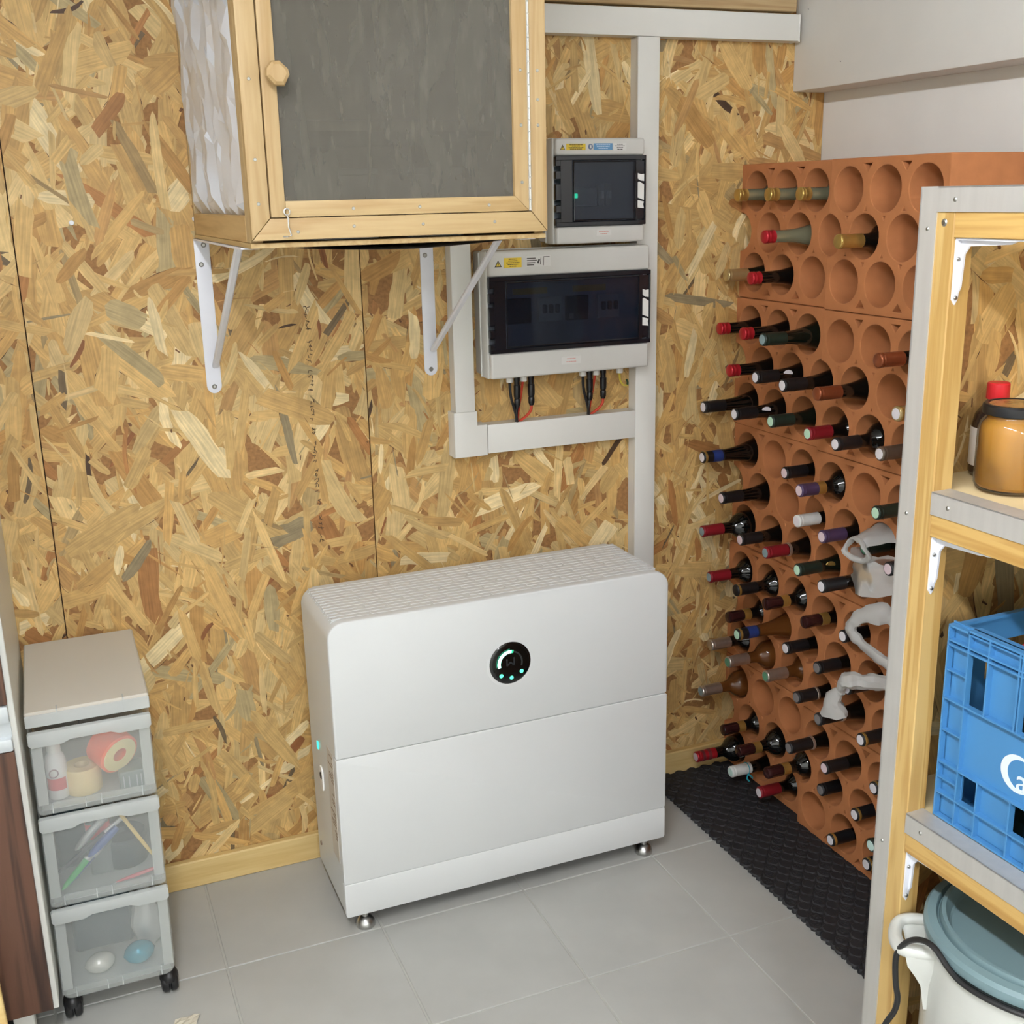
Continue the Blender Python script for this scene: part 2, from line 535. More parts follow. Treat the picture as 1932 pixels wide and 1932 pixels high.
wall_back = tag(G().box(XL, XR, 0.02, 0.1, 0, ZC).build('wall_back', plain('wall_back_substrate', rgb(70, 48, 30), 0.9)), kind='structure')
seams = [-1.867, -1.177, -0.487, 0.203, 0.893, XR]
for i in range(5):
    x0, x1 = seams[i]+0.0012, seams[i+1]-0.0012
    pb = G().box(x0, x1, 0.0, 0.02, 0.0, 2.05).build('osb_panel', BOARD_CORE, wall_back)
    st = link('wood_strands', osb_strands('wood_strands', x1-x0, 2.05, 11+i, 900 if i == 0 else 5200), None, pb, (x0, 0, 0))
    st['kind'] = 'stuff'
pb = G().box(XL, seams[0], 0.0, 0.02, 0.0, 2.05).build('osb_panel', BOARD_CORE, wall_back)
# faint factory print running down the second board: small illegible marks
rd = random.Random(5)
INK = plain('faded_ink', rgb(84, 64, 42), 0.7, var=0.3, scale=200)
g = G(); z = 1.33
while z > 0.78:
    x = 0.078 - (1.33-z)*0.004
    for q in range(rd.randint(2, 6)):
        for s in range(rd.randint(2, 3)):
            a = rd.uniform(-.5, .5) + (PI/2 if rd.random() < .5 else 0)
            c = Vector((x+rd.uniform(-.0045, .0045), -0.0016, z-rd.uniform(0, .006)))
            g.bar(c-Vector((math.cos(a), 0, math.sin(a)))*0.0036, c+Vector((math.cos(a), 0, math.sin(a)))*0.0036, 0.0015, 0.0004, (0, 1, 0))
        z -= 0.0098
    z -= rd.uniform(0.008, 0.02)
pm = g.build('printed_marks', INK, wall_back, smooth=0); pm['kind'] = 'stuff'
# screw heads in the boards
for (x, z) in ((-0.377, 1.516), (-0.14, 1.517)):
    G().lathe([(0, -0.004), (0.0045, -0.0035), (0.0052, -0.001), (0.0052, 0)], (x, -0.001, z), 'y', 12).build('screw_head', WHITE_STEEL, wall_back)

wall_right = tag(G().box(XR, XR+0.1, YF, 0.1, 0, ZC).build('wall_right', WALL_WHITE), kind='structure')
wall_left = tag(G().box(XL-0.1, XL, YF, 0.1, 0, ZC).build('wall_left', WALL_WHITE), kind='structure')
wall_front = tag(G().box(XL-0.1, XR+0.1, YF-0.1, YF, 0, ZC).build('wall_front', WALL_WHITE), kind='structure')
ceiling = tag(G().box(XL-0.1, XR+0.1, YF-0.1, 0.1, ZC, ZC+0.1).build('ceiling', CEIL_WHITE), kind='structure')
# white beam along the right wall
g = G(); g.box(1.317, XR, YF, 0.0, 1.778, ZC, 0.004, 2)
trim1 = tag(g.build('trim_1', WALL_WHITE), kind='structure')
g = G()
for (y, z, s) in ((-0.28, 1.985, .010), (-0.33, 1.965, .006), (-0.62, 1.94, .007), (-0.18, 1.83, .004), (-0.05, 1.96, .004)):
    g.obox(Matrix.Translation((1.3168, y, z)) @ Matrix.Rotation(0.5, 4, 'X'), 0.0006, s, s*0.45)
scuffs = g.build('scuff_mark', plain('grey_scuff', rgb(150, 150, 146), 0.9), trim1, smooth=0); scuffs['kind'] = 'stuff'
# wooden batten above the trunking
BAT = wood('dull_batten_x', rgb(186, 160, 118), rgb(158, 126, 84), 'x')
tag(G().box(0.36, 1.3, -0.028, 0.0, 1.956, 2.0, 0.002).build('trim_2', BAT), kind='structure')
# timber baseboard
bb = tag(G().box(XL, 1.18, -0.02, 0.0, 0.0, 0.068, 0.003).build('baseboard_back', PALE_PINE_X), kind='structure')

# ------------------------------------------------------------------ ceiling lights (out of the frame)
def tube_lamp(y0, y1, strength, label):
    t = thing('ceiling_light', (-0.55, (y0+y1)/2, ZC), label, 'lamp')
    G().box(-0.62, -0.48, y0-0.03, y1+0.03, ZC-0.05, ZC-0.001, 0.008, 2).build('housing', WHITE_PVC, t)
    G().tube([(-0.55, y0, ZC-0.08), (-0.55, y1, ZC-0.08)], 0.03, 14).build('diffuser', emit('tube_glow_%d' % int(strength*10), (0.94, 0.965, 1.04, 1), strength), t)
    for y in (y0-0.012, y1+0.012): G().box(-0.58, -0.52, y-0.012, y+0.012, ZC-0.115, ZC-0.045, 0.004).build('end_cap', WHITE_PVC, t)
tube_lamp(-2.75, -1.45, LAMP_A, 'white tube lamp on the ceiling nearer the OSB wall')
tube_lamp(-5.1, -3.8, LAMP_B, 'white tube lamp on the ceiling nearer the front wall')

# ------------------------------------------------------------------ battery cabinet (home energy storage)
W, YFR, YBK, HB, HT = 0.79, -0.343, -0.087, 0.0415, 0.7232
bat = thing('battery_cabinet', (W/2, (YFR+YBK)/2, 0), 'white home battery cabinet with round black display standing against the OSB wall', 'battery')
rc = 0.036
outline = rrect(0.002, W-0.002, HB+0.001, HT-0.003, (0.004, 0.004, rc, rc), 8)
G().prism(outline, 'y', YBK-0.235, YBK).build('casing', WHITE_CASE, bat, 40)
# front panels
G().prism(rrect(0, W, 0.4209, HT, (0.006, 0.006, rc, rc), 8), 'y', YFR, YFR+0.0165, 0.0035).build('front_panel', WHITE_CASE, bat, 50)
G().prism(rrect(0, W, 0.1234, 0.4201, 0.004, 4), 'y', YFR, YFR+0.0165, 0.0012).build('front_panel', WHITE_CASE, bat, 50)
G().prism(rrect(0, W, HB, 0.1226, (0.006, 0.006, 0.004, 0.004), 3), 'y', YFR, YFR+0.0165, 0.0012).build('front_panel', WHITE_CASE, bat, 50)
G().box(0.012, W-0.012, YFR+0.02, YBK-0.02, HB-0.006, HB+0.002).build('underside', BLACK_MATT, bat)
# ventilation ribs on the top
g = G(); rd = random.Random(3)
for r_ in range(13):
    y = YBK-0.012-r_*0.0168
    x = 0.016
    off = (r_ % 3)*0.045
    xs = [0.014]+[0.1+off+0.135*q for q in range(5) if 0.1+off+0.135*q < 0.74]+[W-0.014]
    for a, b in zip(xs, xs[1:]):
        if b-a > 0.02: g.box(a+0.003, b-0.003, y-0.0105, y, HT-0.006, HT-0.0019, 0.0005)
    # wrap down the rounded shoulders
    for sgn, cx in ((-1, rc), (1, W-rc)):
        for q in range(5):
            a0, a1 = PI/2+(-sgn)*0.16*q, PI/2+(-sgn)*0.16*(q+1)
            p0 = Vector((cx+rc*math.cos(a0)*1.0, y-0.005, HT-0.003-rc+rc*math.sin(a0)))
            p1 = Vector((cx+rc*math.cos(a1), y-0.005, HT-0.003-rc+rc*math.sin(a1)))
            if q < 4: g.bar(p0, p1, 0.0105, 0.0035*(1-q/5), (0, 1, 0) if False else Vector((math.cos((a0+a1)/2), 0, math.sin((a0+a1)/2))))
vg = g.build('vent_rib', WHITE_CASE, bat, 40); vg['kind'] = 'stuff'
for x in (0.196, 0.601):
    G().box(x-0.008, x+0.008, YFR+0.0155, YFR+0.026, HT-0.007, HT-0.001, 0.0015).build('panel_clip', WHITE_CASE, bat)
# feet
for x in (0.046, 0.744):
    for y in (-0.322, -0.112):
        G().lathe([(0, 0), (0.0205, 0), (0.0215, 0.002), (0.0215, 0.006), (0.020, 0.012), (0.0165, 0.018), (0.0115, 0.0225), (0.007, 0.0245), (0.007, 0.044)], (x, y, 0.0), 'z', 20).build('foot', STEEL, bat)
# display
DX, DZ, DR = 0.397, 0.569, 0.0485
disp = G().lathe([(0, YFR-0.0022), (DR-0.006, YFR-0.0022), (DR-0.0015, YFR-0.0015), (DR, YFR-0.0002), (DR, YFR+0.004)], (DX, 0, DZ), 'y', 48).build('display', plain('black_gloss', rgb(9, 10, 11), 0.08, var=0.0, coat=0.6), bat)
G().lathe([(DR+0.0002, YFR+0.004), (DR+0.0002, YFR-0.0003), (DR+0.003, YFR-0.0007), (DR+0.007, YFR-0.0001), (DR+0.007, YFR+0.003)], (DX, 0, DZ), 'y', 48).build('display_ring', WHITE_CASE, bat)
def arc(a0, a1, r, wd, name, m, parent, rounded=True):
    n = 18; pts = []
    for i in range(n+1):
        a = R(a0+(a1-a0)*i/n); pts.append((DX+(r+wd/2)*math.cos(a), DZ+(r+wd/2)*math.sin(a)))
    for i in range(n, -1, -1):
        a = R(a0+(a1-a0)*i/n); pts.append((DX+(r-wd/2)*math.cos(a), DZ+(r-wd/2)*math.sin(a)))
    return G().prism(pts, 'y', YFR-0.0027, YFR-0.002).build(name, m, parent)
ARC = emit('mint_arc', (0.42, 1.0, 0.80, 1), 2.6)
arc(84, 196, 0.027, 0.0072, 'light_arc', ARC, disp)
arc(75, 88, 0.027, 0.0072, 'light_arc', emit('green_arc', (0.02, 0.42, 0.22, 1), 1.0), disp)
GLOW = emit('green_glow', (0.004, 0.10, 0.055, 1), 0.6)
arc(92, 190, 0.0325, 0.0035, 'light_halo', GLOW, disp)
arc(-20, 72, 0.027, 0.0035, 'unlit_arc', plain('dim_grey', rgb(42, 44, 45), 0.3, var=0), disp)
LED = emit('green_led', (0.10, 0.82, 0.46, 1), 1.2)
for a in (230, 273, 318):
    x, z = DX+0.0345*math.cos(R(a)), DZ+0.0345*math.sin(R(a))
    G().lathe([(0, -0.0006), (0.0042, -0.0006), (0.0048, 0)], (x, YFR-0.0021, z), 'y', 16).build('indicator_light', LED, disp)
g = G(); dm = plain('dim_grey', rgb(42, 44, 45), 0.3, var=0)
for (xa, za, xb, zb) in ((-.0085, .0075, -.0085, -.0085), (-.0085, -.0085, 0, -.001), (0, -.001, .0085, -.0085), (.0085, -.0085, .0085, .0095)):
    g.bar((DX+xa, YFR-0.0024, DZ+za+0.003), (DX+xb, YFR-0.0024, DZ+zb+0.003), 0.0034, 0.0006, (0, 1, 0))
g.build('logo_mark', dm, disp)
# left flank details
G().box(-0.0009, 0.001, -0.169, -0.159, 0.366, 0.384, 0.0006).build('status_light', emit('teal_led', (0.05, 0.75, 0.62, 1), 1.3), bat)
sock = G().prism(rrect(-0.195, -0.165, 0.27, 0.33, 0.014, 6), 'x', -0.0012, 0.003, 0.0008).build('port_cover', plain('milk_white', rgb(238, 236, 230), 0.4), bat)
G().lathe([(0, -0.002), (0.008, -0.002), (0.009, -0.001)], (0, -0.18, 0.307), 'x', 16).build('port', BLACK_MATT, sock)
G().lathe([(0, 0.0), (0.005, 0.0), (0.0055, 0.002)], (0, -0.116, 0.1), 'x', 12).build('screw_hole', plain('hole_brown', rgb(120, 100, 84), 0.7), bat)
stk = G().box(0.0012, 0.003, -0.305, -0.25, 0.155, 0.415, 0.0004).build('rating_label', plain('label_beige', rgb(206, 198, 186), 0.5, var=0.03), bat)
g = G(); rd = random.Random(9); z = 0.405
while z > 0.20:
    y = -0.30
    ln = rd.uniform(0.012, 0.045)
    if rd.random() < 0.55: g.box(0.0006, 0.0013, y, y+ln, z-0.003, z)
    z -= 0.0075
mk = g.build('printed_lines', plain('label_ink', rgb(150, 130, 108), 0.6), stk, smooth=0); mk['kind'] = 'stuff'

# ------------------------------------------------------------------ cable trunking on the wall
tr = thing('cable_trunking', (0.893, 0, 0.62), 'white plastic cable trunking branching over the OSB wall beside the breaker boxes', 'trunking')
def duct(x0, x1, z0, z1, d=0.04, name='trunking_length', lid=None):
    G().box(x0+0.0015, x1-0.0015, -d+0.006, -0.0008, z0, z1, 0.0008).build(name, WHITE_PVC, tr)
    G().box(x0, x1, -d, -d+0.009, z0, z1, 0.0018, 2).build('trunking_lid', WHITE_PVC, tr)
duct(0.866, 0.9225, 0.07, 1.889)
duct(0.3585, 1.302, 1.8895, 1.949)
duct(0.476, 0.866, 0.9665, 1.0345)
duct(0.399, 0.447, 1.07, 1.889)
# corner cover
g = G(); g.prism([(0.393, 0.964), (0.474, 0.964), (0.474, 1.037), (0.450, 1.037), (0.450, 1.07), (0.393, 1.07)], 'y', -0.0435, -0.0008, 0.0015)
g.build('corner_cover', WHITE_PVC, tr)
G().box(1.3, 1.3035, -0.041, -0.001, 1.888, 1.950, 0.001).build('end_cap', WHITE_PVC, tr)

# ------------------------------------------------------------------ breaker boxes
SMOKE = clearish('smoked_door', rgb(44, 52, 66), 0.22, rough=0.05, gloss=0.25, trans=(0.52, 0.56, 0.62, 1), body_trans=0.0)
DOOR_FRAME = plain('door_frame_black', rgb(22, 24, 31), 0.16, var=0.05, coat=0.3)
NAVY_IN = plain('inner_cover', rgb(150, 156, 166), 0.5, var=0.02)
MCB = plain('breaker_grey', rgb(176, 178, 180), 0.5, var=0.03)
YEL = plain('warning_yellow', rgb(226, 196, 60), 0.5, var=0.05)
def breaker_box(x0, x1, z0, z1, dz0, dz1, label, big):
    D = 0.098
    t = thing('breaker_box', ((x0+x1)/2, 0, z0), label, 'breaker box')
    w_ = x1-x0
    # rear tray, tapering front hood
    G().prism(rrect(x0+0.004, x1-0.004, z0+0.003, z1-0.003, 0.006, 3), 'y', -0.05, -0.0005).build('rear_tray', GREY_BOX, t)
    g = G()
    secs = [(-0.047, 0.0, 0.008), (-0.052, -0.002, 0.008), (-0.088, 0.004, 0.01), (-0.098, 0.010, 0.012)]
    # hood as frame: top band, bottom band, side cheeks
    g.box(x0+0.004, x1-0.003, -D, -0.048, dz1, z1, 0.006, 3)
    g.box(x0+0.004, x1-0.003, -D, -0.048, z0, dz0, 0.006, 3)
    g.box(x0, x0+0.006, -D+0.012, -0.048, z0, z1, 0.003, 2)
    g.box(x1-0.006, x1, -D+0.012, -0.048, z0, z1, 0.003, 2)
    g.build('hood', GREY_BOX, t, 50)
    # raised edge line on the left flank
    G().tube([(x0-0.0006, -0.049, z0+0.002), (x0-0.0006, -0.049, z1-0.004), (x0+0.01, -0.049, z1+0.0005), (x1-0.01, -0.049, z1+0.0005)], 0.0022, 6).build('hood_edge', GREY_BOX, t)
    # interior
    G().box(x0+0.008, x1-0.008, -0.060, -0.052, dz0, dz1).build('inner_cover', NAVY_IN, t)
    zm = (dz0+dz1)/2 + (0.004 if big else -0.012)
    if big:
        mods = [(0.055, 0.045, 'dark'), (0.098, 0.018, 'dark'), (0.135, 0.058, 'mcb'), (0.205, 0.056, 'black'), (0.285, 0.056, 'mcb')]
        for ox, wd, kd in mods:
            m_ = {'dark': BLACK_MATT, 'mcb': MCB, 'black': BLACK}[kd]
            b_ = G().box(x0+ox, x0+ox+wd, -0.072, -0.058, zm-0.028, zm+0.028, 0.002).build('breaker', m_, t)
            if kd == 'mcb':
                for q in range(3):
                    G().box(x0+ox+0.008+q*0.016, x0+ox+0.017+q*0.016, -0.080, -0.07, zm-0.008, zm+0.012, 0.002).build('toggle', BLACK_MATT, b_)
            if kd == 'black':
                G().box(x0+ox+0.006, x0+ox+0.016, -0.0735, -0.0715, zm-0.024, zm-0.012).build('padlock_mark', plain('mark_grey', rgb(150, 150, 150), 0.5), b_)
        for ox in (0.075, 0.225):
            G().box(x0+ox, x0+ox+0.085, -0.0615, -0.0595, zm+0.036, zm+0.050).build('warning_strip', plain('dull_yellow', rgb(196, 164, 74), 0.5), t)
    else:
        b_ = G().box(x0+0.05, x0+0.118, -0.072, -0.058, zm-0.022, zm+0.020, 0.002).build('breaker', MCB, t)
        G().box(x0+0.058, x0+0.068, -0.0735, -0.0715, zm-0.003, zm+0.007).build('status_light', emit('mcb_green', (0.02, 0.80, 0.36, 1), 4.0), b_)
        for q in range(2):
            c_ = G().box(x0+0.120+q*0.018, x0+0.137+q*0.018, -0.072, -0.058, zm-0.022, zm+0.028, 0.002).build('breaker', MCB, t)
            G().box(x0+0.124+q*0.018, x0+0.133+q*0.018, -0.080, -0.07, zm-0.006, zm+0.012, 0.002).build('toggle', WHITE_PVC, c_)
    # door: smoked pane within a darker rim
    dx0, dx1 = x0+0.002, x1-0.001
    rim = G(); ww = 0.006
    px0 = dx0+(0.038 if big else 0.040); px1 = dx1-(0.030 if big else 0.026)
    yf = -D-0.004
    pz0, pz1 = dz0+0.010, dz1-0.010
    door = G().box(px0, px1, yf, yf+0.003, pz0, pz1, 0.001).build('door', SMOKE, t)
    g = G()
    g.box(dx0, dx1, yf+0.001, yf+0.007, pz1, dz1, 0.001); g.box(dx0, dx1, yf+0.001, yf+0.007, dz0, pz0, 0.001)
    g.box(dx0+0.012, px0, yf+0.0015, yf+0.006, pz0, pz1); g.box(px1, dx1-0.022, yf+0.001, yf+0.007, pz0, pz1)
    g.box(dx1-0.003, dx1, yf+0.001, yf+0.03, dz0, dz1, 0.001)
    g.build('door_rim', DOOR_FRAME, t)
    G().tube([(px0+0.003, yf-0.0004, pz0+0.003), (px1-0.003, yf-0.0004, pz0+0.003), (px1-0.003, yf-0.0004, pz1-0.003), (px0+0.003, yf-0.0004, pz1-0.003)], 0.002, 6, closed=True).build('pane_bead', DOOR_FRAME, t)
    # hinge knuckles on the left
    hh = dz1-dz0
    cuts = [0.0, 0.13, 0.19, 0.32, 0.36, 0.62, 0.66, 0.80, 0.84, 1.0]
    for a, b in zip(cuts[::2], cuts[1::2]):
        G().box(dx0-0.001, dx0+0.014, yf+0.002, yf+0.012, dz0+a*hh+0.001, dz0+b*hh-0.001, 0.002).build('hinge_knuckle', DOOR_FRAME, t)
    # latch recess on the right: pale pads between dark webs
    zc = (dz0+dz1)/2; s = hh/0.165
    lx0, lx1 = dx1-0.021, dx1-0.005
    G().box(lx0-0.002, lx1+0.003, yf+0.0045, yf+0.02, dz0+0.012, dz1-0.012).build('latch_plate', DOOR_FRAME, t)
    for pts in ([(lx0, zc-0.018*s), (lx1, zc-0.024*s), (lx1, zc+0.013*s), (lx0+0.004, zc+0.02*s), (lx0, zc+0.018*s)],
                [(lx0, zc+0.027*s), (lx0+0.008, zc+0.022*s), (lx1, zc+0.021*s), (lx1, zc+0.038*s), (lx0+0.008, zc+0.037*s), (lx0, zc+0.040*s)],
                [(lx0, zc-0.042*s), (lx1, zc-0.044*s), (lx1-0.002, zc-0.034*s), (lx1, zc-0.028*s), (lx0, zc-0.024*s)]):
        G().prism(pts, 'y', yf+0.002, yf+0.006).build('latch', plain('latch_white', rgb(228, 227, 221), 0.4), t)
    return t
t1 = breaker_box(0.628, 0.857, 1.441, 1.668, 1.479, 1.631, 'small grey breaker box with smoked door directly above the wider breaker box', False)
t2 = breaker_box(0.463, 0.872, 1.149, 1.432, 1.207, 1.376, 'wide grey breaker box with smoked door and cables plugged in below', True)
INK_D = plain('sticker_ink', rgb(70, 66, 60), 0.6); WHITE_STK = plain('white_sticker', rgb(214, 213, 208), 0.45, var=0.01)
def sticker(t, x0, x1, z0, z1, m, name='sticker', lines=0, ink=None, y=-0.0984):
    s = G().box(x0, x1, y-0.0003, y+0.0005, z0, z1).build(name, m, t)
    if lines:
        g = G(); rd = random.Random(int(x0*1e4))
        for q in range(lines):
            zz = z1-(q+0.75)*(z1-z0)/(lines+0.5); wd = (x1-x0)*rd.uniform(.35, .8); cx = (x0+x1)/2
            xx = cx-wd/2
            while xx < cx+wd/2:
                l_ = rd.uniform(0.002, 0.006); g.box(xx, min(xx+l_, cx+wd/2), y-0.0006, y-0.0002, zz-0.0008, zz+0.0008); xx += l_+0.0008
        o = g.build('printed_lines', ink or INK_D, s, smooth=0); o['kind'] = 'stuff'
    return s
def tri_sign(t, cx, cz, s, y=-0.0984):
    tri = [(cx-s, cz-s*0.8), (cx+s, cz-s*0.8), (cx, cz+s*0.95)]
    o = G().prism(tri, 'y', y-0.0004, y+0.0005).build('warning_triangle', INK_D, t)
    G().prism(inset2d(tri, s*0.2), 'y', y-0.0007, y-0.0003).build('triangle_field', YEL, o)
    G().prism([(cx-s*.05, cz+s*.4), (cx+s*.16, cz+s*.4), (cx+s*.02, cz), (cx+s*.18, cz), (cx-s*.05, cz-s*.55), (cx+.0, cz-s*.12), (cx-s*.16, cz-s*.12)], 'y', y-0.001, y-0.0006).build('lightning_mark', INK_D, o)
# wide box stickers
tri_sign(t2, 0.489, 1.404, 0.0085)
sticker(t2, 0.503, 0.545, 1.395, 1.4165, YEL, 'warning_label', 5)
s_ = sticker(t2, 0.556, 0.617, 1.395, 1.4185, WHITE_STK, 'info_label', 0)
g = G()
for q, wd in enumerate((.021, .024, .02, .017)): g.box(0.558, 0.558+wd, -0.0992, -0.0986, 1.4125-q*.0048, 1.4145-q*.0048)
g.bar((0.590, -0.0989, 1.399), (0.592, -0.0989, 1.414), .0012, .0005, (0, 1, 0)); g.bar((0.5845, -0.0989, 1.402), (0.588, -0.0989, 1.411), .004, .0005, (0, 1, 0))
g.bar((0.598, -0.0989, 1.397), (0.599, -0.0989, 1.4165), .001, .0005, (0, 1, 0)); g.bar((0.599, -0.0989, 1.416), (0.613, -0.0989, 1.416), .0012, .0005, (0, 1, 0))
o = g.build('printed_lines', INK_D, s_, smooth=0); o['kind'] = 'stuff'
PINK = plain('faded_red_print', rgb(206, 140, 130), 0.6)
s_ = sticker(t2, 0.640, 0.690, 1.171, 1.189, WHITE_STK, 'maker_label', 2, PINK)
# small box stickers
tri_sign(t1, 0.648, 1.648, 0.0062)
sticker(t1, 0.657, 0.704, 1.6425, 1.656, YEL, 'warning_label', 4)
o = G().lathe([(0, -0.0992), (0.0055, -0.0992), (0.006, -0.098)], (0.7165, 0, 1.6495), 'y', 16).build('blue_sign', plain('sign_blue', rgb(108, 122, 148), 0.5), t1)
G().box(0.7152, 0.7178, -0.0997, -0.099, 1.646, 1.653).build('sign_mark', WHITE_STK, o)
sticker(t1, 0.724, 0.771, 1.6425, 1.6565, plain('label_blue', rgb(98, 146, 188), 0.5), 'blue_label', 3, plain('label_pale', rgb(176, 200, 222), 0.5))
sticker(t1, 0.773, 0.806, 1.641, 1.657, WHITE_STK, 'info_label', 4)
sticker(t1, 0.730, 0.768, 1.457, 1.470, WHITE_STK, 'maker_label', 2, PINK)

# ------------------------------------------------------------------ cables below the wide box
CBL_BLACK = plain('cable_black', rgb(24, 24, 25), 0.4); CBL_RED = plain('cable_red', rgb(190, 62, 36), 0.45); CONN = plain('connector_black', rgb(20, 20, 22), 0.28)
def spline(pts, n=6):
    out = []
    P_ = [Vector(p) for p in pts]
    for i in range(len(P_)-1):
        p0, p1, p2, p3 = P_[max(i-1, 0)], P_[i], P_[i+1], P_[min(i+2, len(P_)-1)]
        for q in range(n):
            t = q/n
            out.append(0.5*((2*p1)+(p2-p0)*t+(2*p0-5*p1+4*p2-p3)*t*t+(3*p1-p0-3*p2+p3)*t**3))
    out.append(P_[-1]); return out
def connector(x, z0, z1, t, y=-0.05):
    L_ = z1-z0
    G().lathe([(0, 0), (0.0052, 0), (0.0062, 0.004), (0.0075, 0.006), (0.0075, 0.018), (0.0062, 0.02), (0.0072, 0.022), (0.0082, 0.028), (0.0082, L_*0.66), (0.0066, L_*0.68), (0.0066, L_*0.80), (0.0074, L_*.82), (0.0074, L_), (0, L_)], (x, y, z0), 'z', 14).build('connector', CONN, t)
def gland(x, t, y=-0.05):
    G().lathe([(0, 0), (0.0075, 0), (0.0085, 0.002), (0.0085, 0.012), (0.0105, 0.012), (0.0105, 0.017), (0, 0.017)], (x, y, 1.132), 'z', 10).build('cable_gland', WHITE_PVC, t)
for side, bx, zc_ in (('left', 0.0, 0), ('right', 0.188, -0.003)):
    c1 = thing('solar_cable', (0.551+bx, -0.03, 1.035), 'black cable with plug connector under the wide breaker box, %s pair' % side, 'cable', 'plug-in cables under the wide breaker box')
    gland(0.530+bx, t2); gland(0.565+bx, t2)
    pts = spline([(0.530+bx, -0.05, 1.134), (0.531+bx, -0.052, 1.10), (0.540+bx, -0.05, 1.07), (0.548+bx, -0.042, 1.048), (0.553+bx, -0.03, 1.028)])
    G().tube(pts, 0.0034, 8).build('wire', CBL_BLACK, c1)
    connector(0.548+bx, 1.072, 1.149, c1)
    G().tube(spline([(0.5475+bx, -0.05, 1.074), (0.546+bx, -0.048, 1.055), (0.55+bx, -0.04, 1.04), (0.557+bx, -0.03, 1.030)]), 0.0036, 8).build('wire', CBL_BLACK, c1)
    c2 = thing('solar_cable', (0.566+bx, -0.03, 1.035), 'red cable with black plug connector under the wide breaker box, %s pair' % side, 'cable', 'plug-in cables under the wide breaker box')
    G().tube(spline([(0.5655+bx, -0.045, 1.134), (0.564+bx, -0.036, 1.10), (0.558+bx, -0.034, 1.065), (0.555+bx, -0.028, 1.03)]), 0.003, 8).build('wire', CBL_RED, c2)
    connector(0.584+bx, 1.074, 1.149, c2)
    G().tube(spline([(0.584+bx, -0.05, 1.076), (0.583+bx, -0.048, 1.062), (0.574+bx, -0.042, 1.048), (0.560+bx, -0.03, 1.034)]), 0.0034, 8).build('wire', CBL_RED, c2)
c3 = thing('earth_wire', (0.83, -0.04, 1.10), 'thin yellow and green earth wire curling under the breaker box', 'wire')
gland(0.816, t2)
G().tube(spline([(0.816, -0.05, 1.134), (0.818, -0.05, 1.115), (0.828, -0.046, 1.102), (0.842, -0.04, 1.098)]), 0.0024, 8).build('wire', plain('wire_yellow', rgb(196, 176, 60), 0.5), c3)
G().tube(spline([(0.842, -0.04, 1.098), (0.846, -0.036, 1.104), (0.847, -0.028, 1.11)]), 0.0026, 8).build('wire_end', plain('wire_green', rgb(40, 66, 40), 0.5), c3)

# ------------------------------------------------------------------ wall cabinet (wooden food safe)
CX0, CX1, CYF, CZ0, CZ1 = -0.142, 0.356, -0.662, 1.482, 2.14
wc = thing('wall_cabinet', ((CX0+CX1)/2, CYF/2, CZ0), 'pine wall cabinet with dusty grey glass door and foil side, up on white brackets', 'cabinet')
g = G()
g.box(CX0, CX0+0.02, -0.645, -0.612, CZ0+0.004, CZ1, 0.0015); g.build('side_post', PINE_Z, wc)
G().box(CX0, CX0+0.02, -0.020, -0.002, CZ0+0.004, CZ1, 0.0015).build('side_post', PINE_Z, wc)
G().box(CX0, CX0+0.02, -0.612, -0.020, CZ0+0.004, CZ0+0.046, 0.0015).build('side_rail', wood('dull_pine_y', rgb(196, 164, 112), rgb(170, 134, 84), 'y'), wc)
# foil sheet, crumpled
FOIL = plain('crumpled_foil', rgb(212, 214, 218), 0.34, metal=0.3, var=0.05, scale=9)
me = bpy.data.meshes.new('foil_sheet'); V = []; Fc = []
ny, nz = 30, 24
rd = random.Random(21); fold = [rd.uniform(0, 1) for q in range(ny+12)]
for j in range(nz+1):
    for i in range(ny+1):
        y = -0.615+0.598*i/ny; z = CZ0+0.044+(CZ1-CZ0-0.05)*j/nz
        e = min(1, i/1.0, (ny-i)/1.0, j/1.0)
        q = i+3+2.2*mnoise.noise((j*0.16, 2.0, i*0.1)); qi = int(q); fq = fold[qi]*(1-q+qi)+fold[qi+1]*(q-qi)
        hi = max(0.0, min(1.0, (z-1.66)/0.1))
        s = 0.019*fq*(1-0.4*hi)+0.006*rd.random()+hi*0.02*abs(mnoise.noise((y*4+z*5, 0.3, z*6-y*5)))
        V.append((CX0+0.014-s*e, y+e*rd.uniform(-.006, .006), z+e*rd.uniform(-.010, .010)))
for j in range(nz):
    for i in range(ny):
        a = j*(ny+1)+i; b_ = [(a, a+1, a+ny+2), (a, a+ny+2, a+ny+1)] if (i+j) % 3 else [(a, a+1, a+ny+1), (a+1, a+ny+2, a+ny+1)]
        Fc.extend(b_)
me.from_pydata(V, [], Fc); me.polygons.foreach_set('use_smooth', [True]*len(Fc)); me.set_sharp_from_angle(angle=R(16))
me.transform(wm(wc).inverted()); link('foil_sheet', me, FOIL, wc)
G().box(CX1-0.018, CX1, -0.645, -0.002, CZ0+0.004, CZ1, 0.0015).build('side_panel', PINE_Y, wc)
G().box(CX0+0.02, CX1-0.018, -0.02, -0.002, CZ0+0.004, CZ1).build('back_panel', PINE_X, wc)
G().box(CX0+0.02, CX1-0.018, -0.645, -0.002, CZ1-0.02, CZ1).build('top_panel', PINE_Y, wc)
G().box(CX0-0.001, CX1+0.001, -0.652, -0.002, CZ0-0.004, CZ0+0.004, 0.001).build('bottom_panel', PINE_Y, wc)
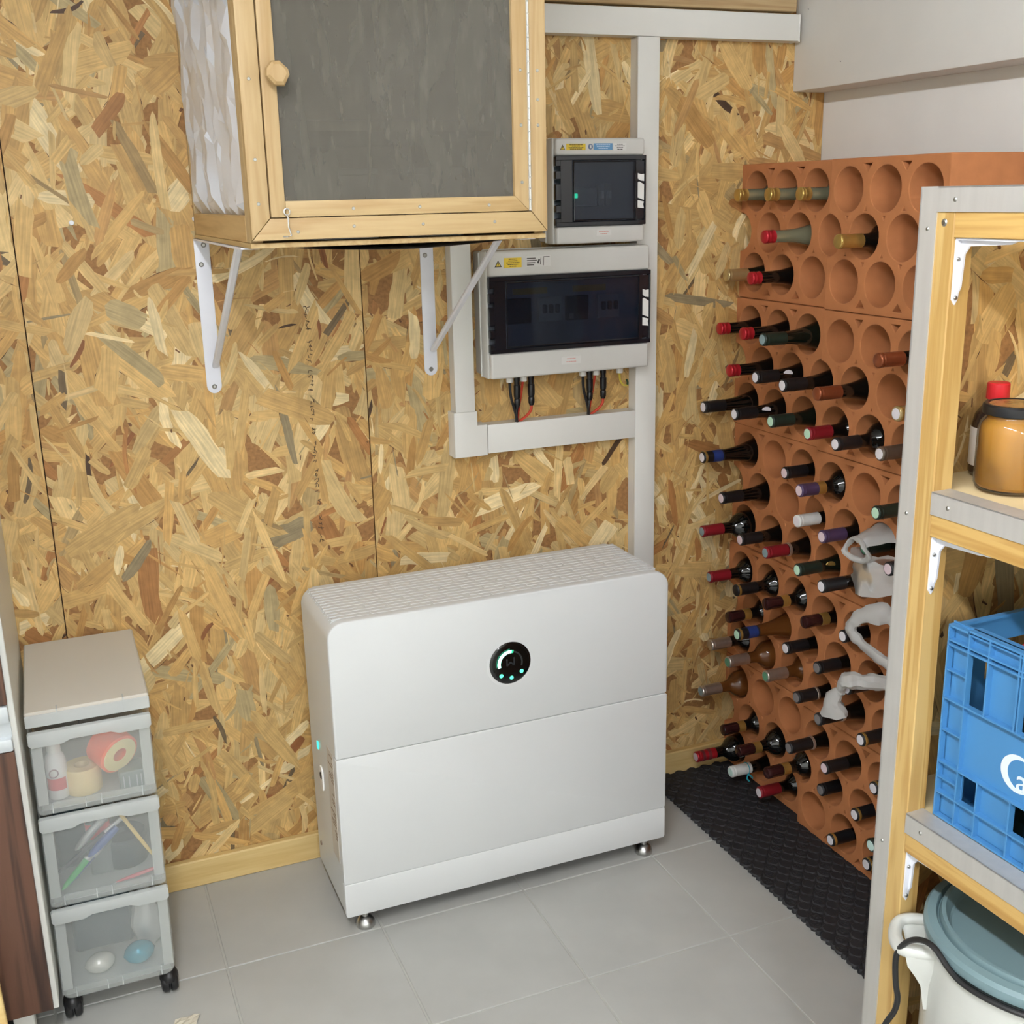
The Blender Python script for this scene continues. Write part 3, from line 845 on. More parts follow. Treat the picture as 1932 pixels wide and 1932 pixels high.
# sagging foil lining under the bottom
me = bpy.data.meshes.new('underside_lining'); V = []; Fc = []
for j in range(13):
    for i in range(25):
        x = CX0+0.06+0.38*i/24; y = -0.63+0.58*j/12
        V.append((x, y, CZ0-0.005-0.009*math.sin(PI*i/24)*math.sin(PI*(0.5+j/24)) ** 2))
for j in range(12):
    for i in range(24):
        a = j*25+i; Fc.append((a, a+1, a+26, a+25))
me.from_pydata(V, [], Fc); me.polygons.foreach_set('use_smooth', [True]*len(Fc)); me.transform(wm(wc).inverted())
link('underside_lining', me, FOIL, wc)
# mitred outer frame
o0, o1, zb = 0.0, 0.031, CZ0+0.008
ax0, ax1 = CX0, CX1
ix0, ix1, iz0 = CX0+0.0305, CX1-0.0295, zb+0.033
yo0, yo1 = CYF, -0.645
def mitre(poly, m, name, par=wc, a=yo0, b=yo1): return G().prism(poly, 'y', a, b, 0.0012).build(name, m, par, 30)
mitre([(ax0, zb+0.0006), (ix0-0.0006, iz0+0.0006), (ix0-0.0006, CZ1), (ax0, CZ1)], PINE_Z, 'frame_stile')
mitre([(ix1+0.0006, iz0+0.0006), (ax1, zb+0.0006), (ax1, CZ1), (ix1+0.0006, CZ1)], PINE_Z, 'frame_stile')
mitre([(ax0+0.0006, zb), (ax1-0.0006, zb), (ix1, iz0), (ix0, iz0)], PINE_X, 'frame_rail')
# door
dx0, dx1, dz0 = ix0+0.0014, ix1-0.0045, iz0+0.0012
gx0, gx1, gz0, gz1 = -0.0875, 0.2965, 1.5485, CZ1-0.06
yd0, yd1 = CYF-0.0015, -0.645
door = G().prism([(dx0, dz0), (gx0, dz0), (gx0, CZ1-0.03), (dx0, CZ1-0.03)], 'y', yd0, yd1, 0.001).build('door', PINE_Z, wc, 30)
G().prism([(gx0+0.0003, dz0), (dx1, dz0), (gx1+0.0003, gz0), (gx0+0.0003, gz0)], 'y', yd0, yd1, 0.001).build('door_rail', PINE_X, door, 30)
G().prism([(dx1, dz0+0.0004), (dx1, CZ1-0.03), (gx1, CZ1-0.03), (gx1, gz0+0.0004)], 'y', yd0, yd1, 0.001).build('door_stile', PINE_Z, door, 30)
G().box(gx0, gx1, yd0, yd1, gz1, CZ1-0.03).build('door_rail', PINE_X, door)
PANE = clearish('dusty_pane', rgb(112, 108, 98), 0.62, rough=0.12, gloss=0.14, trans=(0.8, 0.8, 0.78, 1), streak=0.12, body_trans=0.1)
G().box(gx0-0.002, gx1+0.002, -0.6565, -0.6535, gz0-0.002, gz1+0.002).build('glass_pane', PANE, door)
# knob: blunt octagonal wood block
kx, kz = -0.0905, 1.731
g = G(); pts = []
def oct_(s, c): return [(kx+s*px, kz+s*pz) for px, pz in ((-1, -.25), (-.3, -1), (.55, -1.0), (1.05, -.1), (.95, .35), (.25, 1), (-.45, .95), (-.95, .35))]
loops = []
for s, y in ((0.010, yd0), (0.0135, yd0-0.010), (0.018, yd0-0.022), (0.0165, yd0-0.029), (0.012, yd0-0.032)):
    loops.append([g.bm.verts.new((px, y, pz)) for px, pz in oct_(s, 0)])
for A, B in zip(loops, loops[1:]):
    for i in range(8): g.bm.faces.new((A[i], A[(i+1) % 8], B[(i+1) % 8], B[i]))
g.bm.faces.new(loops[-1]); g.bm.faces.new(list(reversed(loops[0])))
g.build('knob', PINE_Z, door, 25)
# hook latch
hx = -0.0865
WIRE = plain('bright_wire', rgb(214, 214, 212), 0.25, metal=1.0, var=0.02)
hk = G().tube([(hx+0.0045*math.cos(R(a)), yd0-0.004, 1.5325+0.0048*math.sin(R(a))) for a in range(-80, 261, 20)] + [(hx+0.001, yd0-0.005, 1.524), (hx+0.0005, yd0-0.006, 1.510), (hx+0.004, yd0-0.006, 1.497), (hx-0.002, yd0-0.010, 1.4955), (hx-0.008, yd0-0.004, 1.4955)], 0.0012, 6).build('hook_latch', WIRE, wc)
# piano hinge
xh = dx1+0.0022
hg = G().box(xh-0.0022, xh+0.0026, CYF-0.0012, CYF+0.01, dz0, CZ1-0.03).build('piano_hinge', ALU, wc)
zz = dz0
while zz < CZ1-0.05:
    G().tube([(xh, CYF-0.0018, zz+0.0008), (xh, CYF-0.0018, zz+0.0172)], 0.0022, 8).build('hinge_knuckle', WIRE, hg); zz += 0.018
# screws
for (x, z) in ((-0.128, 1.545), (-0.128, 1.61), (-0.128, 1.725), (0.02, 1.535), (0.13, 1.535), (0.25, 1.535), (0.02, 1.508), (0.135, 1.508), (0.26, 1.508), (0.310, 1.66), (0.310, 1.745), (0.310, 1.57), (0.341, 1.66), (0.341, 1.745), (0.341, 1.70), (-0.07, 1.502)):
    yy = CYF-0.0016 if z > 1.52 and -0.11 < x < 0.32 else CYF
    G().lathe([(0, -0.0006), (0.0022, -0.0006), (0.003, 0.0002)], (x, yy, z), 'y', 8).build('screw', SCREW, wc)
# shelf inside
G().box(CX0+0.022, CX1-0.02, -0.60, -0.025, 1.655, 1.67).build('inner_shelf', wood('grey_pine_x', rgb(190, 176, 142), rgb(168, 150, 116), 'x'), wc)
G().box(-0.06, 0.26, -0.600, -0.596, 1.6705, 1.6725).build('shelf_edge_strip', WIRE, wc)
for bx0, bx1, lab in ((-0.04, 0.075, 'left'), (0.125, 0.225, 'right')):
    b_ = thing('food_tub', ((bx0+bx1)/2, -0.56, CZ0+0.004), 'pale plastic tub behind the dusty cabinet glass, %s one' % lab, 'tub')
    G().prism(rrect(bx0, bx1, -0.62, -0.50, 0.015), 'z', 1.5865, 1.487, 0.004).build('tub_body', plain('pale_plastic', rgb(214, 214, 208), 0.4), b_)
    G().prism(rrect(bx0-0.004, bx1+0.004, -0.624, -0.496, 0.017), 'z', 1.596, 1.587, 0.002).build('tub_lid', plain('tub_lid_white', rgb(224, 224, 220), 0.4), b_)

# brackets carrying the cabinet
def wall_bracket(x, label):
    t = thing('wall_bracket', (x, 0, 1.155), label, 'bracket', 'white brackets carrying the pine cabinet')
    zt = CZ0-0.0045
    g = G(); g.prism([(x-0.0155+0.0155*(1+math.cos(a)), 1.172+0.0165*math.sin(a)) for a in [R(q) for q in range(180, 361, 20)]] + [(x+0.0155, zt-0.003), (x-0.0155, zt-0.003)], 'y', -0.0035, -0.0005, 0.0008)
    g.build('wall_leg', WHITE_STEEL, t)
    G().box(x-0.0155, x+0.0155, -0.575, -0.0005, zt-0.0035, zt, 0.0006).build('support_arm', WHITE_STEEL, t)
    G().bar((x+0.006, -0.002, 1.212), (x+0.006, -0.43, zt-0.003), 0.014, 0.0105, (0, 0.6, 0.8), 0.003).build('diagonal_strut', WHITE_STEEL, t)
    for z in (1.170, 1.425, zt-0.013):
        G().lathe([(0, -0.006), (0.003, -0.0058), (0.0052, -0.004), (0.0056, -0.003)], (x+(0.004 if z > 1.44 else -0.004 if z > 1.3 else 0), 0, z), 'y', 12).build('screw', SCREW, t)
wall_bracket(-0.131, 'white steel bracket under the foil-sided left edge of the pine cabinet')
wall_bracket(0.356-0.0, 'white steel bracket under the right edge of the pine cabinet, strut crossing trunking')

# ------------------------------------------------------------------ terracotta bottle rack
TERRA = plain('terracotta', rgb(178, 114, 68), 0.85, var=0.10, scale=26, bump=0.35)
CW, CH, CD = 0.3575, 0.319, 0.226
HR = 0.0468
PITCH_Z = 0.3205
def circ(cx, cz, r, n=28, a0=0, a1=360): return [(cx+r*math.cos(R(a0+(a1-a0)*i/n)), cz+r*math.sin(R(a0+(a1-a0)*i/n))) for i in range(n if a1-a0 == 360 else n+1)]
HY = [0.062, 0.178, 0.294]
def crate_mesh():
    b = 0.003
    w2, h2 = CW, CH/2
    outer = [(0.003, -h2), (w2-0.003, -h2), (w2, -h2+0.003)]
    outer += [(w2, -0.046)] + [(w2+0.0-0.046*math.cos(R(q))*1.0, 0.046*math.sin(R(q))) for q in range(-80, 81, 16)] + [(w2, 0.046)]
    outer += [(w2, h2-0.003), (w2-0.003, h2), (0.003, h2), (0, h2-0.003)]
    outer += [(0, 0.046)] + [(0.046*math.cos(R(q)), 0.046*math.sin(R(q))) for q in range(80, -81, -16)] + [(0, -0.046), (0, -h2+0.003)]
    loops = [outer]
    for r_ in (0.096, -0.096):
        for y in HY: loops.append(circ(y, r_, HR))
    for y in (0.119, 0.238): loops.append(circ(y, 0, HR))
    for y in (0.120, 0.236):
        for s in (1, -1):
            loops.append([(y-0.013, s*0.1475), (y+0.013, s*0.1475), (y+0.004, s*0.136), (y, s*0.131), (y-0.004, s*0.136)])
            loops.append([(y, s*0.062), (y+0.004, s*0.053), (y-0.004, s*0.053)])
    for y in (0.0615, 0.178, 0.2955):
        for s in (1, -1):
            loops.append([(y-0.0035, s*0.041), (y+0.0035, s*0.041), (y, s*0.034)])
    me = curve_mesh('bottle_crate', loops, CD, 0.0022)
    me.polygons.foreach_set('use_smooth', [True]*len(me.polygons)); me.set_sharp_from_angle(angle=R(40))
    return me
crate_me = crate_mesh(); crate_me.materials.append(TERRA)
XF = [1.180, 1.160, 1.162]
YC = [0.0, -0.3720, -0.742]
LEV = ['topmost', 'second from the top', 'third from the top', 'fourth from the top', 'lowest']
COLN = ['next to the OSB wall', 'of the column nearer the shelf', 'of the hidden column behind the shelf post']
for c in range(3):
    for k in range(5):
        if c == 2 and k == 0: continue
        zc = 1.450-PITCH_Z*k
        o = bpy.data.objects.new('bottle_crate', crate_me); COL.objects.link(o)
        jx = random.Random(c*10+k).uniform(-0.003, 0.003)
        # local x -> -y, local y -> z, local z -> -x (front towards the room)
        o.matrix_world = Matrix.Translation((XF[c]+CD/2+jx, YC[c], zc)) @ Matrix(((0, 0, -1, 0), (-1, 0, 0, 0), (0, 1, 0, 0), (0, 0, 0, 1)))
        tag(o, 'terracotta bottle rack block, %s %s' % (LEV[k], COLN[c]), 'bottle rack', 'terracotta bottle rack blocks')

# ------------------------------------------------------------------ wine bottles
def hole(rw, c):
    k, i = divmod(rw, 3); z = 1.450-PITCH_Z*k+(0.096, 0, -0.096)[i]
    if i == 1:
        y = [-0.0, -0.119, -0.238, -0.363, -0.372-0.119, -0.372-0.238, -0.733][c]
    else:
        y = [-0.062, -0.178, -0.294, -0.372-0.062, -0.372-0.178, -0.372-0.294, -0.8][c]
    return y, z
GLASSES = dict(
    black=plain('dark_wine_glass', rgb(10, 12, 11), 0.06, var=0.0, coat=0.3),
    green=plain('dark_green_glass', rgb(14, 22, 16), 0.07, var=0.0, coat=0.3),
    amber=clearish('amber_glass', rgb(150, 92, 44), 0.55, rough=0.05, gloss=0.3, trans=(0.55, 0.30, 0.12, 1), body_trans=0.3),
    clear=clearish('pale_glass', rgb(196, 196, 160), 0.42, rough=0.06, gloss=0.3, trans=(0.86, 0.87, 0.72, 1), body_trans=0.3))
def cap_m(n, c, ro=0.32, me=0.35): return plain('capsule_'+n, rgb(*c), ro, metal=me, var=0.06, scale=80)
SHORT = [(0, -.0002), (.0126, -.0002), (.0146, .0012), (.0152, .003), (.0152, .0052), (.0146, .0064), (.0146, .0085), (.0152, .0095), (.0152, .0125), (.0146, .0135), (.0148, .0225), (.0152, .0235), (.0152, .0255), (.0143, .0262)]
CAPS = dict(gold=cap_m('gold', (196, 164, 92), .28, .75), red=cap_m('red', (178, 34, 44), .3, .4), palegold=cap_m('palegold', (196, 174, 124), .3, .7), black=cap_m('black', (24, 24, 26), .4, .1),
            darkgreen=cap_m('darkgreen', (30, 44, 36), .4, .1), bronze=cap_m('bronze', (150, 84, 54), .3, .6), winered=cap_m('winered', (136, 26, 36), .4, .15), silver=cap_m('silver', (196, 188, 178), .3, .85),
            purple=cap_m('purple', (84, 66, 100), .35, .3), white=cap_m('white', (228, 230, 226), .45, 0), wax=cap_m('wax', (50, 24, 24), .12, 0), brownsilver=cap_m('brownsilver', (104, 92, 80), .35, .5))
DISCS = dict(white=plain('disc_white', rgb(226, 222, 226), .45, var=.03), paleg=plain('disc_palegreen', rgb(190, 226, 198), .45, var=.03), blueish=plain('disc_bluegrey', rgb(136, 158, 160), .45, var=.03), green=plain('disc_green', rgb(96, 150, 118), .45, var=.03), grey=plain('disc_grey', rgb(120, 116, 116), .45, var=.03), pinkish=plain('disc_pinkish', rgb(220, 200, 206), .45, var=.03), teal=plain('disc_teal', rgb(206, 234, 226), .45, var=.03))
BORD = [(0, .0008), (.0128, .0008), (.0138, .002), (.0138, .03), (.0140, .055), (.0143, .076), (.0158, .086), (.021, .094), (.0285, .102), (.0345, .112), (.0372, .125), (.0378, .14), (.0378, .290), (.0355, .2975), (.030, .2985), (0, .2945)]
BURG = [(0, .0008), (.0128, .0008), (.0138, .002), (.0138, .03), (.0142, .055), (.0155, .078), (.0182, .098), (.0225, .118), (.0285, .14), (.0345, .16), (.039, .18), (.0412, .2), (.0415, .22), (.0415, .290), (.038, .2975), (.032, .2985), (0, .2945)]
CAPP = [(0, -.0002), (.0126, -.0002), (.0146, .0012), (.0152, .003), (.0152, .0052), (.0146, .0064), (.0146, .0085), (.0151, .0095), (.0151, .0115), (.0147, .0125), (.0148, .030), (.0149, .058), (.0150, .0600), (.0143, .0602)]
LONGCAP = [(r_, h*1.15 if h > .02 else h) for r_, h in CAPP]
WAXP = [(0, -.0008), (.009, -.0006), (.0138, .001), (.0152, .004), (.0152, .012), (.0148, .016), (.0147, .044), (.0142, .0445)]
SHAPES = {}
def shp(key, prof, L_=None, n=20):
    if key not in SHAPES:
        SHAPES[key] = G().lathe([(r_, h) for r_, h in prof], (0, 0, 0), 'x', n).mesh(key, 40)
    return SHAPES[key]
def put(name, me, m, parent, dx=0.0, sx=1.0):
    me2 = SHAPES.get((me.name, m.name))
    if me2 is None:
        me2 = me.copy(); me2.materials.clear(); me2.materials.append(m); SHAPES[(me.name, m.name)] = me2
    o = bpy.data.objects.new(name, me2); COL.objects.link(o); o.parent = parent; o.location = (dx, 0, 0); o.scale = (sx, 1, 1)
    return o
ORD = ['first', 'second', 'third', 'fourth', 'fifth', 'sixth', 'seventh', 'eighth', 'ninth', 'tenth', 'eleventh', 'twelfth', 'thirteenth', 'fourteenth', 'fifteenth']
CAPWORD = dict(gold='gold', red='bright red', palegold='pale gold', black='black', darkgreen='dark green', bronze='bronze', winered='wine-red', silver='silver', purple='purple', white='white', wax='dark wax', brownsilver='dull silver')
GLWORD = dict(black='dark', green='dark green', amber='amber', clear='clear glass')
def bottle(rw, c, tip, shape, glass, cap, disc=None, extra=()):
    y, z = hole(rw, c)
    rb = 0.0378 if shape == 'bord' else 0.0415
    L_ = min(0.30, XR-0.004-tip); s = L_/0.30
    lab = '%s bottle, %s cap, %s rack row down, %s hole from OSB wall' % (GLWORD[glass], CAPWORD[cap], ORD[rw], ORD[c+(0 if rw % 3 == 1 else 0)])
    t = thing('wine_bottle', (tip+L_, y, z-HR+rb+0.0012), lab, 'bottle', 'wine bottles lying in the terracotta rack')
    put('glass', shp(shape, BORD if shape == 'bord' else BURG), GLASSES[glass], t, -L_, s)
    kind = 'waxcap' if cap == 'wax' else 'shortcap' if (cap == 'red' and rw < 6) or (glass == 'clear') else 'cap'
    cp = put('capsule', shp(kind, {'waxcap': WAXP, 'shortcap': SHORT, 'cap': CAPP}[kind], n=18), CAPS[cap], t, -L_)
    if disc: put('capsule_top', shp('disc', [(0, -.0008), (.0108, -.0008), (.0114, -.0002)], n=16), DISCS[disc], cp)
    for e in extra:
        if e == 'goldband': put('neck_band', shp('band', [(.0142, .0455), (.0152, .046), (.0153, .066), (.0145, .0665)]), CAPS['gold'], t, -L_)
        if e == 'goldring': put('neck_ring', shp('ring', [(.0149, .0035), (.0157, .004), (.0157, .0095), (.0149, .010)]), CAPS['gold'], cp)
        if e == 'silverring': put('neck_ring', shp('ring2', [(.0149, .053), (.0155, .0535), (.0156, .059), (.0149, .0595)]), CAPS['silver'], cp)
        if e == 'whitering': put('neck_ring', shp('ring3', [(.0150, .062), (.0162, .0625), (.0168, .0685), (.0158, .069)]), CAPS['silver'], t, -L_)
        if e == 'bluelabel': put('neck_label', shp('nlab', [(.0149, .028), (.0152, .0282), (.0154, .055), (.0150, .0553)]), plain('label_navy', rgb(34, 52, 110), .4), cp)
        if e in ('medal', 'whitespot'):
            g = G(); g.lathe([(0, -.0004), (.009, -.0004), (.0098, .0006)], (0, 0, 0), 'y', 16, 1.0, 1.0)
            me = g.mesh('neck_medal'); o = link('neck_medal', me, CAPS['gold'] if e == 'medal' else DISCS['white'], t, (-L_+0.082, -0.0150, 0.004)); o.rotation_euler = (0.1, 0, -0.16); o.scale = (1.3, 1, 1)
        if e == 'redstripes':
            for a, b in ((.016, .024), (.034, .044)): put('cap_stripe', shp('str%d' % int(a*1e3), [(.0150, a), (.0154, a+.0004), (.0154, b), (.0150, b+.0004)]), plain('stripe_dark', rgb(110, 40, 44), .4), cp)
        if e == 'tealribbon':
            g = G(); g.tube([(-L_+0.050, 0.0158*math.cos(R(q)), 0.0158*math.sin(R(q))) for q in range(0, 360, 20)], 0.0012, 6, closed=True)
            g.tube(spline([(-L_+0.05, -0.010, -0.0125), (-L_+0.044, -0.014, -0.022), (-L_+0.05, -0.016, -0.030)]), 0.0022, 6)
            g.tube(spline([(-L_+0.05, -0.010, -0.0125), (-L_+0.058, -0.014, -0.020), (-L_+0.062, -0.012, -0.026)]), 0.0022, 6)
            o = g.build('ribbon', plain('ribbon_teal', rgb(40, 160, 176), .4), t, world=False)
    return t
BT = [
 (0, 0, 1.125, 'bord', 'clear', 'gold', None), (0, 1, 1.132, 'bord', 'clear', 'gold', None), (0, 2, 1.135, 'bord', 'clear', 'gold', None),
 (1, 2, 1.085, 'burg', 'clear', 'red', None), (1, 4, 1.092, 'bord', 'black', 'gold', None, ('goldring',)),
 (2, 0, 1.10, 'burg', 'green', 'palegold', None), (2, 1, 1.092, 'burg', 'black', 'red', None),
 (3, 0, 1.085, 'burg', 'black', 'red', None), (3, 1, 1.075, 'burg', 'black', 'red', None), (3, 2, 1.052, 'burg', 'green', 'darkgreen', 'blueish'), (3, 5, 1.068, 'bord', 'black', 'bronze', None),
 (4, 1, 1.08, 'burg', 'black', 'red', None), (4, 2, 1.075, 'burg', 'black', 'black', 'white', ('whitespot',)), (4, 3, 1.062, 'burg', 'black', 'black', 'white'), (4, 4, 1.058, 'burg', 'black', 'bronze', None), (4, 6, 1.065, 'bord', 'green', 'palegold', 'white', ('goldring',)),
 (5, 0, 1.045, 'burg', 'black', 'black', 'white'), (5, 1, 1.06, 'burg', 'black', 'black', 'white', ('whitespot',)), (5, 2, 1.083, 'burg', 'green', 'darkgreen', 'paleg'), (5, 3, 1.083, 'bord', 'black', 'winered', 'paleg'), (5, 4, 1.068, 'bord', 'black', 'black', 'white'), (5, 5, 1.088, 'bord', 'black', 'brownsilver', 'white'),
 (6, 0, 1.045, 'burg', 'black', 'black', 'white', ('goldring', 'bluelabel')), (6, 2, 1.128, 'burg', 'black', 'black', 'pinkish'), (6, 3, 1.068, 'bord', 'black', 'purple', 'pinkish', ('goldband',)), (6, 5, 1.088, 'burg', 'green', 'darkgreen', 'paleg'),
 (7, 1, 1.068, 'burg', 'black', 'black', 'pinkish'), (7, 3, 1.118, 'bord', 'black', 'white', 'white'), (7, 4, 1.092, 'bord', 'black', 'purple', 'pinkish'), (7, 5, 1.112, 'burg', 'green', 'darkgreen', 'green'), (7, 6, 1.072, 'bord', 'black', 'black', 'pinkish'),
 (8, 0, 1.05, 'bord', 'black', 'winered', 'blueish'), (8, 1, 1.088, 'burg', 'black', 'black', 'pinkish'), (8, 2, 1.083, 'burg', 'black', 'winered', 'blueish', ('whitering',)), (8, 3, 1.073, 'burg', 'green', 'darkgreen', 'paleg', ('medal',)), (8, 4, 1.052, 'burg', 'black', 'black', 'white'),
 (9, 0, 1.075, 'bord', 'black', 'winered', 'blueish'), (9, 1, 1.08, 'bord', 'black', 'black', None, ('goldring',)), (9, 2, 1.088, 'bord', 'black', 'wax', None, ('goldband',)), (9, 3, 1.098, 'bord', 'black', 'wax', None, ('goldband',)), (9, 4, 1.118, 'burg', 'black', 'black', 'white'),
 (10, 1, 1.098, 'bord', 'black', 'wax', None, ('goldband',)), (10, 2, 1.048, 'burg', 'amber', 'black', 'paleg', ('goldring', 'bluelabel')), (10, 3, 1.103, 'burg', 'black', 'black', 'white'), (10, 4, 1.098, 'burg', 'black', 'black', 'grey'), (10, 5, 1.088, 'burg', 'black', 'black', 'white'),
 (11, 0, 1.083, 'bord', 'black', 'silver', None), (11, 1, 1.063, 'bord', 'amber', 'silver', 'green'), (11, 2, 1.098, 'bord', 'amber', 'silver', 'green'), (11, 3, 1.088, 'burg', 'black', 'black', 'grey', ('silverring',)), (11, 4, 1.062, 'burg', 'black', 'black', 'grey', ('whitering',)), (11, 5, 1.088, 'bord', 'black', 'black', 'white', ('goldring',)),
 (12, 0, 1.058, 'bord', 'amber', 'silver', 'blueish'), (12, 3, 1.073, 'burg', 'black', 'black', 'grey', ('whitering',)), (12, 4, 1.088, 'burg', 'black', 'black', 'pinkish'), (12, 5, 1.133, 'bord', 'black', 'black', 'white', ('goldring',)),
 (13, 1, 1.093, 'bord', 'black', 'wax', None, ('goldband',)), (13, 2, 1.063, 'bord', 'black', 'wax', None, ('goldband',)), (13, 3, 1.063, 'bord', 'black', 'wax', None, ('goldband',)), (13, 4, 1.128, 'burg', 'black', 'black', 'grey'), (13, 5, 1.133, 'bord', 'black', 'black', 'white', ('goldring',)), (13, 6, 1.078, 'burg', 'green', 'darkgreen', 'teal'),
 (14, 0, 1.048, 'bord', 'black', 'red', 'pinkish', ('redstripes',)), (14, 1, 1.083, 'burg', 'black', 'white', 'teal', ('tealribbon',)), (14, 2, 1.093, 'bord', 'black', 'winered', 'white'), (14, 4, 1.118, 'bord', 'black', 'black', 'white', ('goldring',)), (14, 5, 1.128, 'bord', 'black', 'black', 'white', ('goldring',)),
]
for b_ in BT: bottle(*b_)

# ------------------------------------------------------------------ white plastic bags on the rack
BAG = clearish('white_bag_film', rgb(226, 226, 222), 0.82, rough=0.3, gloss=0.2, body_trans=0.35)
def crumple(me, amp, f):
    for v in me.vertices:
        c = v.co; n = Vector((mnoise.noise(c*f), mnoise.noise(c*f+Vector((9, 2, 5))), mnoise.noise(c*f+Vector((3, 8, 1)))))
        v.co = c+n*amp
def bag_part(g, name, par, amp=0.006, f=60):
    me = g.mesh(name, 30); crumple(me, amp, f); me.transform(wm(par).inverted()); return link(name, me, BAG, par)
y7, z7 = hole(7, 5)
bg = thing('plastic_bag', (1.17, y7, z7-0.04), 'crumpled white plastic bag wrapped round the green-capped bottle beside the shelf post', 'bag')
g = G(); pr = [(0.021, 1.098), (0.026, 1.104), (0.030, 1.12), (0.034, 1.14), (0.041, 1.158), (0.044, 1.172)]
# open collar: upper and lower lips so that the neck shows between them
for (a0, a1) in ((25, 155), (-165, -15)):
    rings = []
    for r_, x in pr:
        rings.append([g.bm.verts.new((x, y7+r_*1.25*math.cos(R(a0+(a1-a0)*i/14)), z7-0.004+r_*1.1*math.sin(R(a0+(a1-a0)*i/14)))) for i in range(15)])
    for A, B in zip(rings, rings[1:]):
        for i in range(14): g.bm.faces.new((A[i], A[i+1], B[i+1], B[i]))
g.tube([(1.094+0.006*math.sin(R(q)*2), y7+0.034*math.cos(R(q)), z7-0.004+0.024*math.sin(R(q))) for q in range(0, 360, 18)], 0.006, 8, closed=True)
bag_part(g, 'bag_mouth', bg)
g = G(); pts = []
for j in range(9):
    row = []
    for i in range(9):
        u, v_ = i/8, j/8
        row.append(g.bm.verts.new((1.135-0.02*math.sin(u*PI)-0.012*v_, y7+0.045-0.12*u+0.02*v_*(0.5-u), z7-0.030-0.075*v_*(0.7+0.3*math.sin(3*u)))))
    pts.append(row)
for A, B in zip(pts, pts[1:]):
    for i in range(8): g.bm.faces.new((A[i], A[i+1], B[i+1], B[i]))
bag_part(g, 'bag_skirt', bg, 0.009, 40)
G1 = G(); g = G1
b2 = thing('plastic_bag', (1.15, -0.62, 0.60), 'looped handle of a white plastic bag hanging between the bottles by the shelf post', 'bag')
g.tube(spline([(1.158, -0.690, 0.655), (1.130, -0.655, 0.668), (1.112, -0.612, 0.650), (1.106, -0.592, 0.622), (1.112, -0.603, 0.598), (1.125, -0.640, 0.575), (1.150, -0.685, 0.548)], 7), [0.012, 0.014, 0.013, 0.012, 0.011, 0.012, 0.014, 0.016, 0.016, 0.015, 0.014, 0.012, 0.011, 0.011, 0.011, 0.010, 0.010, 0.010, 0.009, 0.009, 0.009, 0.010, 0.010, 0.010, 0.010, 0.010, 0.010, 0.010, 0.010, 0.010, 0.009, 0.009, 0.009, 0.009, 0.009, 0.009, 0.009, 0.010, 0.010, 0.010, 0.010, 0.010, 0.010], 10, flat=1.6)
bag_part(g, 'bag_handle', b2, 0.005, 55)
b3 = thing('plastic_bag', (1.12, -0.60, 0.48), 'white plastic bag twisted round a bottle neck, its knotted end hanging down', 'bag')
y10, z10 = hole(10, 5)
g = G()
g.tube(spline([(1.165, -0.705, 0.512), (1.120, -0.665, 0.515), (1.085, -0.630, 0.512), (1.075, -0.612, 0.500), (1.082, -0.606, 0.478)], 7), [0.018+0.002*math.sin(i) for i in range(17)]+[0.017, 0.016, 0.015, 0.014, 0.013, 0.012, 0.011, 0.010, 0.009, 0.009, 0.009, 0.009], 10)
g.tube(spline([(1.082, -0.606, 0.480), (1.076, -0.594, 0.470), (1.072, -0.588, 0.445), (1.076, -0.592, 0.415)], 7), [0.008]*6+[0.010+0.0009*i for i in range(16)], 10, flat=1.5)
bag_part(g, 'bag_body', b3, 0.006, 50)

# ------------------------------------------------------------------ rubber mat
mat_t = thing('rubber_mat', (1.15, -0.65, 0), 'black rubber mat with ridged pads lying along the bottle rack', 'mat')
MX0, MX1, MY0, MY1 = 0.928, 1.402, -1.24, -0.024
G().box(MX0+0.004, MX1, MY0, MY1, 0.0, 0.0082, 0.002).build('mat_base', BLACK_MATT, mat_t)
g = G(); rid = G(); px, py = 0.0400, 0.0440
nx, ny2 = int((MX1-MX0)/px*2), int((MY1-MY0)/py*2)
pad = []
for i in range(nx):
    for j in range(ny2):
        if (i+j) % 2: continue
        x = MX0+0.008+i*px/2; y = MY1-0.012-j*py/2
        if x > 1.164 or y < MY0+0.012: continue
        sm = ((i+j)//2) % 2 == 0
        rx, ry = 0.0160, 0.0180
        vs0 = [g.bm.verts.new((x+rx*math.cos(R(q)), y+ry*math.sin(R(q)), 0.008)) for q in range(0, 360, 45)]
        vs1 = [g.bm.verts.new((x+rx*.82*math.cos(R(q)), y+ry*.84*math.sin(R(q)), 0.0112)) for q in range(0, 360, 45)]
        for q in range(8): g.bm.faces.new((vs0[q], vs0[(q+1) % 8], vs1[(q+1) % 8], vs1[q]))
        g.bm.faces.new(vs1)
        if sm and x < 1.2:
            for q in (-0.006, -0.002, 0.002, 0.006):
                rid.box(x-0.0065, x+0.0065, y+q-0.0009, y+q+0.0009, 0.0112, 0.0122)
o = g.build('mat_pad', BLACK_MATT, mat_t, 50); o['kind'] = 'stuff'
o = rid.build('pad_ridge', plain('rubber_ridge', rgb(44, 45, 48), 0.5), mat_t, 0); o['kind'] = 'stuff'
g = G()
j = 0
while MY1-0.01-j*0.0172 > MY0:
    g.lathe([(0, 0.0), (0.008, 0.0), (0.0075, 0.008), (0.0055, 0.0105), (0, 0.0108)], (MX0+0.005, MY1-0.012-j*0.0172, 0), 'z', 8); j += 1
o = g.build('mat_edge', BLACK_MATT, mat_t, 50); o['kind'] = 'stuff'

